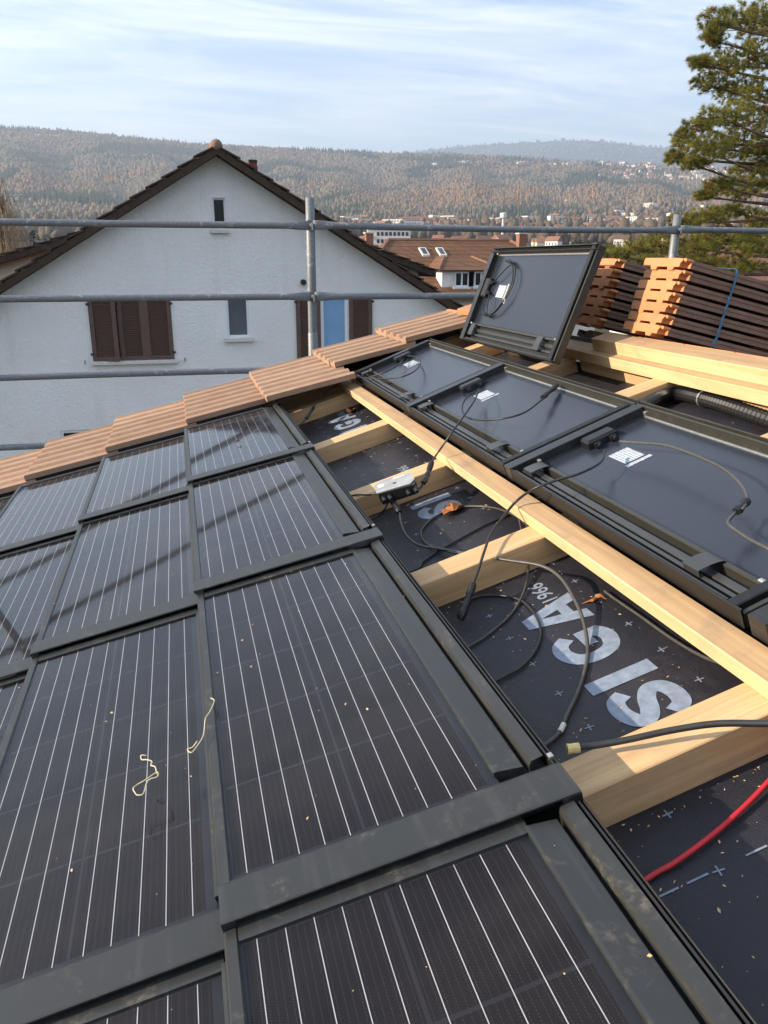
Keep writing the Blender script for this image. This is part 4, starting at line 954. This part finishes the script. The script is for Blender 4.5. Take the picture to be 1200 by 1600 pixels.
# distant blue ridge
bk = [(200, 330), (450, 262), (560, 248), (640, 238), (700, 231), (760, 226), (820, 223), (880, 220), (920, 220), (960, 225), (1000, 229), (1060, 234), (1130, 238), (1200, 239), (1400, 236), (1700, 245), (2300, 260)]
V = []; Fc = []; na = 150
xa = np.linspace(200, 2300, na); bd = [4300, 4700, 5100, 5500, 5900, 6300, 6700, 7600]
for i, d in enumerate(bd):
    for x in xa:
        az = az_of(x); yy = np.interp(x, [p[0] for p in bk], [p[1] for p in bk]); e = tan_of(x, yy)
        tt = min(i/6, 1); z = CZ+6700*e*(tt**.8)*(min(d, 6700)/6700)**.3+(math.sin(x*.07+i)*9+math.sin(x*.19)*4)*(0 < tt < 1)
        if i == 0: z = -20
        if d > 6700: z = CZ+6700*e*.9
        V.append((math.sin(az)*d, math.cos(az)*d, z))
for i in range(len(bd)-1):
    for j in range(na-1): Fc.append((i*na+j, i*na+j+1, (i+1)*na+j+1, (i+1)*na+j))
me = bpy.data.meshes.new('hill'); me.from_pydata(V, [], Fc); me.materials.append(MATS['hill_ground']); me.polygons.foreach_set('use_smooth', [True]*len(me.polygons))
hb = link('hill', me); hb['kind'] = 'structure'; BHV = np.array(V)

# ---- forest mass on the hills (one mesh, three crown shapes, own tint per tree)
def crowns(pos, hgt, wid, kind, tint, name, label):
    pos = np.asarray(pos); n = len(pos); vs = []; fs = []; cs = []; off = 0
    for kd in (0, 1):
        idx = np.where(kind == kd)[0]
        if len(idx) == 0: continue
        if kd == 0:
            a = np.arange(5)*2*np.pi/5
            base = np.concatenate([[[0, 0, .12]], np.stack([np.cos(a)*.42, np.sin(a)*.42, np.full(5, .38)], 1), np.stack([np.cos(a+.6)*.40, np.sin(a+.6)*.40, np.full(5, .72)], 1), [[0, 0, 1.0]]])
            tri = [(0, 1+(i+1) % 5, 1+i) for i in range(5)]+[(1+i, 1+(i+1) % 5, 6+i) for i in range(5)]+[(1+(i+1) % 5, 6+(i+1) % 5, 6+i) for i in range(5)]+[(6+i, 6+(i+1) % 5, 11) for i in range(5)]
        else:
            a = np.arange(6)*2*np.pi/6
            base = np.concatenate([np.stack([np.cos(a)*.5, np.sin(a)*.5, np.full(6, .1)], 1), [[0, 0, .75]], np.stack([np.cos(a+.5)*.34, np.sin(a+.5)*.34, np.full(6, .42)], 1), [[0, 0, 1.08]]])
            tri = [(i, (i+1) % 6, 6) for i in range(6)]+[(7+i, 7+(i+1) % 6, 13) for i in range(6)]
        nb = len(base); m = len(idx)
        P = np.repeat(base[None], m, 0)*(1+RNG.normal(size=(m, nb, 3))*(.2 if kd == 0 else .1))
        rot = RNG.random(m)*6.28; c, s = np.cos(rot)[:, None], np.sin(rot)[:, None]
        X = (P[:, :, 0]*c-P[:, :, 1]*s)*wid[idx][:, None]; Y = (P[:, :, 0]*s+P[:, :, 1]*c)*wid[idx][:, None]; Z = P[:, :, 2]*hgt[idx][:, None]
        Q = np.stack([X, Y, Z], 2)+pos[idx][:, None, :]
        vs.append(Q.reshape(-1, 3)); t = np.array(tri)[None]+(np.arange(m)*nb)[:, None, None]+off; fs.append(t.reshape(-1, 3)); off += m*nb
        cc = np.repeat(tint[idx][:, None, :], nb, 1)*(1+RNG.normal(size=(m, nb, 1))*.05); cs.append(np.concatenate([np.clip(cc, .004, 1), np.ones((m, nb, 1))], 2).reshape(-1, 4))
    vs = np.concatenate(vs); fs = np.concatenate(fs); cs = np.concatenate(cs)
    me = bpy.data.meshes.new(name); me.vertices.add(len(vs)); me.vertices.foreach_set('co', vs.ravel().astype(np.float32))
    me.loops.add(fs.size); me.loops.foreach_set('vertex_index', fs.ravel().astype(np.int32))
    me.polygons.add(len(fs)); me.polygons.foreach_set('loop_start', np.arange(0, fs.size, 3, dtype=np.int32)); me.polygons.foreach_set('loop_total', np.full(len(fs), 3, dtype=np.int32))
    at = me.attributes.new('tint', 'FLOAT_COLOR', 'POINT'); at.data.foreach_set('color', cs.ravel().astype(np.float32))
    me.materials.append(MATS['forest']); me.polygons.foreach_set('use_smooth', np.ones(len(fs), bool)); me.update(calc_edges=True)
    o = link(name, me); tag(o, label, 'forest', kind='stuff'); return o
def value_noise(x, y, s, seed):
    r = np.random.default_rng(seed).random((64, 64)); xi = (x/s) % 63; yi = (y/s) % 63
    x0 = xi.astype(int); y0 = yi.astype(int); fx = xi-x0; fy = yi-y0
    return (r[x0, y0]*(1-fx)+r[x0+1, y0]*fx)*(1-fy)+(r[x0, y0+1]*(1-fx)+r[x0+1, y0+1]*fx)*fy
N = 64000
az = RNG.uniform(-.34, .82, N); d = np.sqrt(RNG.uniform(1120**2, 2790**2, N))
z = hillz(az, d); xp, yp = bearing_xy(np.sin(az)*d, np.cos(az)*d, z)
keep = np.ones(N, bool)
# clearings: the valley town on the right and the hillside village
keep &= ~((xp > 850) & (yp > 318+np.clip(1120-xp, 0, 300)*.10) & (RNG.random(N) < .86))
keep &= ~((xp > 930) & (xp < 1190) & (yp > 254) & (yp < 286) & (RNG.random(N) < .82))
keep &= ~((xp > 590) & (xp < 900) & (yp > 252) & (yp < 263) & (RNG.random(N) < .55))
az, d, xp, yp, z = az[keep], d[keep], xp[keep], yp[keep], z[keep]; n = len(az)
X, Y = np.sin(az)*d, np.cos(az)*d
vn = value_noise(X+5000, Y+5000, 130., 3); vn2 = value_noise(X+5000, Y+5000, 55., 5)
con = (vn*.6+vn2*.4 > .62) | (RNG.random(n) < .07)
con |= (xp > 780) & (xp < 1010) & (yp < 256) & (RNG.random(n) < .75)
con |= (xp > 330) & (xp < 520) & (yp > 318) & (RNG.random(n) < .3)
larch = (xp > 640) & (xp < 930) & (yp > 300) & (yp < 322) & (RNG.random(n) < .5)
larch |= (np.hypot((xp-170)/14, (yp-284)/5) < 1)
kind = (con | larch).astype(int)
dec = np.stack([.172+.06*vn2, .130+.03*vn, .085+.012*vn], 1)*(.90+.14*RNG.random((n, 1))); grey = np.array([.145, .130, .112])
dec = dec*(1-.45*vn[:, None])+grey*.45*vn[:, None]
tint = np.where(con[:, None], np.array([.062, .072, .050])*(.85+.3*RNG.random((n, 1))), dec)
tint = np.where(larch[:, None], np.array([.36, .17, .06])*(.7+.5*RNG.random((n, 1))), tint)
hg = np.where(con, RNG.uniform(10, 18, n), RNG.uniform(7.5, 12.5, n)); wd = np.where(kind == 1, hg*.34, hg*.78)
crowns(np.stack([X, Y, z-1], 1), hg, wd, kind, tint, 'forest', 'bare winter woodland with dark conifers covering the hillside')
# distant ridge wood
N = 22000; ii = RNG.integers(0, 7*na-na-1, N); a_ = RNG.random((N, 1)); b_ = RNG.random((N, 1))
P = BHV[ii]*(1-a_)+BHV[ii+1]*a_; P2 = BHV[np.minimum(ii+na, len(BHV)-1)]*(1-a_)+BHV[np.minimum(ii+na+1, len(BHV)-1)]*a_; P = P*(1-b_)+P2*b_
ok = (ii % na) < na-1; P = P[ok]; n = len(P); kd = (RNG.random(n) < .6).astype(int)
tn = np.where(kd[:, None] == 1, np.array([.035, .048, .03]), np.array([.12, .09, .065]))*(.7+.6*RNG.random((n, 1)))
h_ = RNG.uniform(12, 22, n); crowns(P, h_, h_*np.where(kd == 1, .8, 1.5), kd, tn, 'forest', 'far blue wooded ridge crowned with conifers')

# ---- hillside and valley houses
def far_house(w, dp, h, rh, wi, ri):
    m = MB(); m.box(-w/2, w/2, -dp/2, dp/2, -8, h); m.mi = [0]*6
    m.m = 1; e = .35
    if rh > 0:
        m.add([(-w/2-e, -dp/2-e, h-.1), (w/2+e, -dp/2-e, h-.1), (w/2+e, dp/2+e, h-.1), (-w/2-e, dp/2+e, h-.1), (-w/2-e, 0, h+rh), (w/2+e, 0, h+rh)], [(0, 1, 5, 4), (2, 3, 4, 5), (0, 4, 3), (1, 2, 5), (0, 3, 2, 1)])
    else: m.box(-w/2-.2, w/2+.2, -dp/2-.2, dp/2+.2, h+.003, h+.4)
    m.m = 2; nw = max(2, int(w/3)); fl = max(1, int(h/2.9))
    for f_ in range(fl):
        for q in range(nw):
            x = -w/2+(q+.5)*w/nw; z0 = .9+2.8*f_
            if z0+1.4 < h: m.quad((x-.6, -dp/2-.03, z0), (x+.6, -dp/2-.03, z0), (x+.6, -dp/2-.03, z0+1.4), (x-.6, -dp/2-.03, z0+1.4))
    return m.mesh('far_house', ['far_wall_%d' % wi, 'far_roof_%d' % ri, 'window_glass'])
protos = [far_house(*a) for a in ((11, 9, 6, 4, 0, 0), (13, 10, 7, 4.5, 3, 1), (10, 9, 5.5, 4, 2, 1), (15, 10, 7.5, 4, 1, 2), (12, 10, 6, 4.5, 3, 0), (18, 11, 9, 4, 4, 1), (22, 12, 12, 0, 0, 3), (28, 12, 10, 0, 3, 3))]
LOOK = ['cream house with a brown roof', 'white house with a red roof', 'ochre house with a red roof', 'grey-white house with a dark roof', 'white house with a brown roof', 'tan house with a red roof', 'cream flat-roofed block', 'white flat-roofed block']
def put_house(x, y, k, rot, name, label, cat, group, scl=1.0):
    az, d = d_for(x, y); p = (math.sin(az)*d, math.cos(az)*d, float(hillz(az, d)))
    o = link(name, protos[k], T(p) @ rotn(-az+rot) @ Matrix.Scale(scl, 4)); tag(o, LOOK[k]+' '+label+(', left part' if x < 640 else ', middle part' if x < 900 else ', right part'), cat, group); return o
for i in range(105):                                     # village on the right-hand hillside
    x = 935+RNG.random()*255 if i < 80 else 1010+RNG.random()*130; y = 283-RNG.random()*27+max(0, (1000-x))*-.06
    put_house(x, y, int(RNG.integers(0, 7)), RNG.normal()*.5, 'far_house', 'in the hillside village', 'house', 'houses in the hillside village', .85)
for i in range(26):
    x = 590+RNG.random()*340; y = 261-RNG.random()*5
    put_house(x, y, int(RNG.integers(0, 8)) if RNG.random() < .7 else 7, RNG.normal()*.3, 'far_house', 'on the wooded terrace', 'house', 'buildings on the wooded terrace', .85)
for x, y in ((60, 209), (85, 210), (95, 213), (185, 217), (260, 226), (110, 210)): put_house(x, y+6, 7 if x < 90 else 3, .1, 'far_house', 'on the left hill skyline', 'house', 'farms on the hill skyline', .8)
for i in range(215):                                     # valley town
    x = 560+RNG.random()*640; y = 350+RNG.random()**1.3*40
    if i >= 150: x = 860+RNG.random()*280
    if x > 850 and RNG.random() < .7: y = 320+RNG.random()*58
    put_house(x, y, int(RNG.integers(0, 8 if y < 362 else 6)), RNG.normal()*.5, 'far_house', 'in the valley town', 'house', 'buildings of the valley town', .75 if y < 370 else .5)
for i in range(40):
    put_house(540+RNG.random()*250, 352+RNG.random()*10, int(RNG.integers(0, 8)), RNG.normal()*.4, 'far_house', 'at the foot of the wooded slope', 'house', 'buildings at the foot of the slope', .9)
# town trees
n = 1900; xs = -150+RNG.random(n)*1390; ys = 330+RNG.random(n)*70; ys = np.where(xs < 850, 346+RNG.random(n)*36, ys); ys = np.minimum(ys, 384)
pos = []
for x, y in zip(xs, ys): a, dd = d_for(x, y); pos.append((math.sin(a)*dd, math.cos(a)*dd, float(hillz(a, dd))-.5))
kd = (RNG.random(n) < .22).astype(int); hh = RNG.uniform(6, 13, n)
tn = np.where(kd[:, None] == 1, np.array([.03, .045, .028]), np.array([.13, .10, .07]))*(.7+.6*RNG.random((n, 1)))
crowns(pos, hh, hh*np.where(kd == 1, .4, .8), kd, tn, 'town_trees', 'small trees scattered among the valley town houses')
# white slab block, its gable lit
wbk = Thing('apartment_block', 'white apartment slab rising behind the brown hip roof', 'building', (92, 350, 8))
ang = R(-12); Mb = T((92, 350, 0)) @ rotn(ang); wbk.o.matrix_world = Mb; wbk.base = Vector((0, 0, 0))
wbk.part('wall', MB().box(-10, 8, -5, 5, 6, CZ+13.0), 'far_wall_0'); wbk.part('roof_slab', MB().box(-10.3, 8.3, -5.3, 5.3, CZ+13.02, CZ+13.5), 'far_wall_1')
pm = MB().box(-.55, .55, -.06, 0, -.75, .75).mesh('window', 'window_glass')
for f_ in range(4):
    for q in range(8): link('window', pm, T((-5.6+q*1.75, -5.01, CZ+11.2-2.9*f_)), wbk.o)
    link('balcony_front', MB().box(-9.6, -7.2, -5.6, -5.02, CZ+9.4-2.9*f_, CZ+10.4-2.9*f_).mesh('balcony_front', 'far_wall_2'), None, wbk.o)
# transmitter tower
az_, d_ = az_of(788), 520.; tw_ = Thing('radio_tower', 'slim radio tower with a round platform in the valley', 'tower', (math.sin(az_)*d_, math.cos(az_)*d_, 17))
bx, by = tw_.base.x, tw_.base.y
tw_.part('shaft', MB().tube([(bx, by, 15), (bx, by, CZ+28)], [1.0, .6], 8), 'far_wall_1'); tw_.part('platform', MB().tube([(bx, by, CZ+25.0), (bx, by, CZ+25.5), (bx, by, CZ+28), (bx, by, CZ+28.4)], [.8, 2.0, 2.0, .8], 10), 'far_wall_0'); tw_.part('mast', MB().tube([(bx, by, CZ+28), (bx, by, CZ+40)], [.4, .12], 6), 'iron')
tw_.part('base_building', MB().box(bx-4, bx+5, by-3, by+3, 12, CZ+14), 'far_wall_3')
# red-roofed house left of the brown roof
rh = Thing('red_roof_house', 'low red tiled roof with a brick chimney beside the brown hip roof', 'house', (17.3, 70, 0))
rh.part('wall', MB().box(12.5, 22, 67.5, 73, 0, CZ-1.4), 'far_wall_0')
r_ = rh.part('roof', MB().quad((12, 67, CZ-1.5), (22.5, 67, CZ-1.5), (22, 70.2, CZ+1.35), (12.5, 70.2, CZ+1.35)).quad((12, 73.5, CZ-1.5), (12.5, 70.2, CZ+1.35), (22, 70.2, CZ+1.35), (22.5, 73.5, CZ-1.5)), 'shingle_red')
cc = rh.part('chimney', MB().box(16.3, 16.95, 70.3, 70.9, CZ+.8, CZ+2.3), 'far_roof_1', r_); rh.part('chimney_cap', MB().box(16.2, 17.05, 70.2, 71.0, CZ+2.302, CZ+2.4), 'sill_stone', cc)
# houses glimpsed under the pine on the right
for (cx, cy, w, dp, hh_, rr, wi, ri, lab) in ((41, 60, 9, 8, 4.6, 3.0, 1, 3, 'grey-roofed house glimpsed under the pine branches'), (60, 82, 12, 9, 6.2, 3.6, 2, 1, 'red-roofed house behind the lower pine branches')):
    t = Thing('neighbour_house', lab, 'house', (cx, cy, 0)); 
    t.part('wall', MB().box(cx-w/2, cx+w/2, cy-dp/2, cy+dp/2, 0, hh_), 'far_wall_%d' % wi)
    t.part('roof', MB().add([(cx-w/2-.5, cy-dp/2-.5, hh_-.1), (cx+w/2+.5, cy-dp/2-.5, hh_-.1), (cx+w/2+.5, cy+dp/2+.5, hh_-.1), (cx-w/2-.5, cy+dp/2+.5, hh_-.1), (cx-w/2-.5, cy, hh_+rr), (cx+w/2+.5, cy, hh_+rr)], [(0, 1, 5, 4), (2, 3, 4, 5), (0, 4, 3), (1, 2, 5), (0, 3, 2, 1)]), 'far_roof_%d' % ri)
    for q in (-.25, .15): t.part('window', MB().box(cx+w*q, cx+w*q+1.1, cy-dp/2-.05, cy-dp/2-.002, hh_-2.0, hh_-.7), 'window_glass')

# ================================================================== TREES
def tinted(name, vs, fs, cs, mat, parent):
    me = bpy.data.meshes.new(name); me.vertices.add(len(vs)); me.vertices.foreach_set('co', np.asarray(vs, np.float32).ravel())
    fs = np.asarray(fs, np.int32); me.loops.add(fs.size); me.loops.foreach_set('vertex_index', fs.ravel())
    me.polygons.add(len(fs)); me.polygons.foreach_set('loop_start', np.arange(0, fs.size, fs.shape[1], dtype=np.int32)); me.polygons.foreach_set('loop_total', np.full(len(fs), fs.shape[1], dtype=np.int32))
    at = me.attributes.new('tint', 'FLOAT_COLOR', 'POINT'); at.data.foreach_set('color', np.concatenate([np.asarray(cs), np.ones((len(cs), 1))], 1).astype(np.float32).ravel())
    me.materials.append(MATS[mat]); me.update(calc_edges=True); return link(name, me, None, parent)
pine = Thing('pine_tree', 'big pine with shaggy golden-green needles at the right edge', 'tree', (12.6, 14.2, 0))
PB = [(8.81,12.90,3.69,0.32,0.20),(9.97,13.78,4.05,0.45,0.28),(11.12,14.66,4.16,0.57,0.37),(8.94,13.12,3.52,0.23,0.13),(9.29,14.00,3.37,0.22,0.12),(10.40,14.88,3.58,0.49,0.23),(9.94,13.34,3.34,0.51,0.29),(9.72,14.22,3.10,0.36,0.17),(10.91,15.10,3.21,0.44,0.25),(10.39,13.56,2.81,0.52,0.30),(9.70,14.44,2.44,0.31,0.15),(9.13,12.90,2.35,0.45,0.22),(10.43,13.78,2.43,0.53,0.28),(9.58,14.66,2.22,0.28,0.17),(9.05,13.12,1.88,0.46,0.24),(10.25,14.00,2.08,0.49,0.28),(9.58,14.88,1.94,0.23,0.13),(8.98,13.34,1.65,0.26,0.11),(11.05,14.22,2.02,0.41,0.26),(11.42,15.10,1.78,0.50,0.18),(9.70,13.56,1.32,0.31,0.14),(10.84,14.44,1.36,0.47,0.19),(10.11,12.90,1.33,0.32,0.20),(9.55,13.78,1.17,0.19,0.09),(9.79,14.66,0.77,0.34,0.15),(9.26,13.12,0.80,0.38,0.15),(10.43,14.00,0.92,0.40,0.14),(11.71,14.88,0.81,0.37,0.20),(7.57,13.34,0.16,0.31,0.13),(8.60,14.22,0.28,0.41,0.17),(9.70,15.10,0.37,0.47,0.23),(9.31,13.56,0.28,0.52,0.25),(10.55,14.44,0.42,0.56,0.27),(10.03,12.90,0.27,0.37,0.22),(8.50,13.78,-0.00,0.53,0.14),(10.48,14.66,-0.00,0.71,0.17),(10.12,13.12,-0.06,0.46,0.11)]
PB += [(12.0, 14.5, 3.6, .7, .4), (12.4, 13.6, 2.9, .7, .4), (12.2, 14.9, 2.1, .7, .4), (12.0, 14.0, 1.3, .6, .3), (11.6, 14.6, .5, .6, .3), (12.4, 14.2, 4.7, .8, .5), (11.4, 14.0, 4.9, .6, .35), (13.4, 14.6, 3.0, .8, .5), (13.4, 13.8, 1.6, .8, .5), (12.8, 14.3, 5.8, .8, .6), (13.4, 15.0, 4.4, .8, .5)]
pine.part('trunk', MB().tube([(12.6, 14.2, 0), (12.65, 14.2, 4), (12.55, 14.25, CZ), (12.65, 14.2, CZ+3), (12.6, 14.2, CZ+6.5)], [.34, .28, .22, .14, .04], 10), 'bark_pine', smooth=True)
br = MB(); tufts = []; tt = []
for i, (x, y, z, rx, rz) in enumerate(PB):
    z += CZ; h0 = z+.15-.10*abs(12.6-x)*(1 if i % 3 else -.5)
    root = Vector((12.6, 14.2, max(.5, h0))); tip = Vector((x-rx*.3, y, z-.02)); mid = (root+tip)/2+Vector((0, 0, -.12+.1*math.sin(i*1.7)))
    br.tube(spline([root, mid, tip], 5), 1, 5, rf=lambda q: .055*(1-q)**1.2+.010)
    nt_ = int(50+rx*rz*800)
    for q in range(nt_):
        a = RNG.normal(size=3); a /= np.linalg.norm(a); rr_ = RNG.random()**.42
        p = np.array([x, y, z])+a*rr_*np.array([rx*1.05, rx*.9, rz*1.05])
        if q % 9 == 0: br.tube([tip.lerp(mid, RNG.random()*.45), Vector(p)], [.007, .003], 4, caps=False)
        out = a*.55+np.array([-.28, 0, .55])+RNG.normal(size=3)*.3
        tufts.append(p); tt.append(out/np.linalg.norm(out))
pine.part('branches', br, 'bark_pine')
vs, fs, cs = [], [], []
NE = 34
for p, dr in zip(tufts, tt):
    t = np.cross(dr, [0, 0, 1.]); t /= (np.linalg.norm(t)+1e-6); b = np.cross(dr, t)
    L0 = .062+.03*RNG.random()
    hue = RNG.random(); base = np.array([.35, .30, .068])*(1-hue)+np.array([.125, .150, .048])*hue
    if RNG.random() < .06: base = np.array([.22, .12, .03])
    an = RNG.random(NE)*6.28; sp = .35+.95*RNG.random(NE); ln = L0*(.7+.5*RNG.random(NE)); st_ = RNG.random(NE)*.06
    for k in range(NE):
        dv = dr*(1.05-sp[k]*.55)+(t*math.cos(an[k])+b*math.sin(an[k]))*sp[k]
        o = p+dr*(st_[k]-.04); tip = o+dv*ln[k]; sd_ = np.cross(dv, [.3, -.9, .2]); sd_ = sd_/(np.linalg.norm(sd_)+1e-6)*.0048
        i0 = len(vs); vs += [o-sd_, o+sd_, tip]; fs.append((i0, i0+1, i0+2)); c = base*(.75+.5*RNG.random()); cs += [c, c, c*1.15]
cr = tinted('crown', np.array(vs)-np.array(pine.base), fs, np.array(cs), 'needles', pine.o)

# weeping birch at the left edge, bare
bt = Thing('birch_tree', 'bare golden-brown weeping birch behind the left roof', 'tree', (-5.28, 30, 0))
bt.part('trunk', MB().tube([(-5.28, 30, 0), (-5.23, 30, 5), (-5.28, 30, CZ+1.4), (-5.1, 30, CZ+2.1)], [.2, .16, .08, .02], 8), 'bark', smooth=True)
tb = MB()
for i in range(190):
    h = 4+RNG.random()**.7*(CZ-2.0); a = RNG.random()*6.28; l = (.4+RNG.random()*.9)*(1-.55*max(0, (h-CZ)/2.2))
    b0 = Vector((-5.28, 30, h)); m1 = b0+Vector((math.cos(a)*l*.6, math.sin(a)*l*.6, .35+.3*RNG.random())); e1 = b0+Vector((math.cos(a)*l, math.sin(a)*l, -.1-RNG.random()*1.0)); e2 = e1+Vector((RNG.normal()*.08, RNG.normal()*.08, -.6-RNG.random()*.9))
    tb.tube(spline([b0, m1, e1, e2], 4), [.013]*4+[.009]*4+[.006]*4+[.004], 4, caps=False)
    for q in range(4):
        p0 = m1.lerp(e1, RNG.random()); tb.tube([p0, p0+Vector((RNG.normal()*.2, RNG.normal()*.2, -.3-RNG.random()*.5)), p0+Vector((RNG.normal()*.25, RNG.normal()*.25, -.9-RNG.random()*.8))], [.006, .005, .003], 3, caps=False)
bt.part('branches', tb, 'twig_gold')
# small spruce
sp_ = Thing('spruce_tree', 'small dark spruce tip poking above the left roof', 'tree', (-4.35, 30, 0))
sp_.part('trunk', MB().tube([(-4.35, 30, 0), (-4.35, 30, CZ+.95)], [.09, .01], 6), 'bark')
vs, fs, cs = [], [], []
for i in range(900):
    h = RNG.random()*4.2; r_ = (.06+h*.24)*RNG.random()**.5; a = RNG.random()*6.28; p = np.array([-4.35+math.cos(a)*r_, 30+math.sin(a)*r_, CZ+.98-h-.1*r_])
    dv = np.array([math.cos(a)*.13, math.sin(a)*.13, -.03]); sd_ = np.array([-math.sin(a), math.cos(a), .2])*.025
    i0 = len(vs); vs += [p-sd_, p+sd_, p+dv]; fs.append((i0, i0+1, i0+2)); c = np.array([.025, .045, .03])*(.7+.6*RNG.random()); cs += [c]*3
tinted('crown', np.array(vs)-np.array(sp_.base), fs, np.array(cs), 'needles', sp_.o)

# ================================================================== HAZE
m, q = newmat('haze')
vol = q.n('ShaderNodeVolumePrincipled', Color=(.66, .80, 1.0), Density=HAZE_D, Anisotropy=.25)
q.nt.nodes.new('ShaderNodeOutputMaterial'); q.nt.links.new(vol.outputs[0], [x for x in q.nt.nodes if x.type == 'OUTPUT_MATERIAL'][0].inputs['Volume'])
hzo = link('haze', MB().box(-9800, 9800, -9800, 9800, -260, 1030).mesh('haze', 'haze')); tag(hzo, 'thin blue winter haze filling the valley', 'haze', kind='stuff')
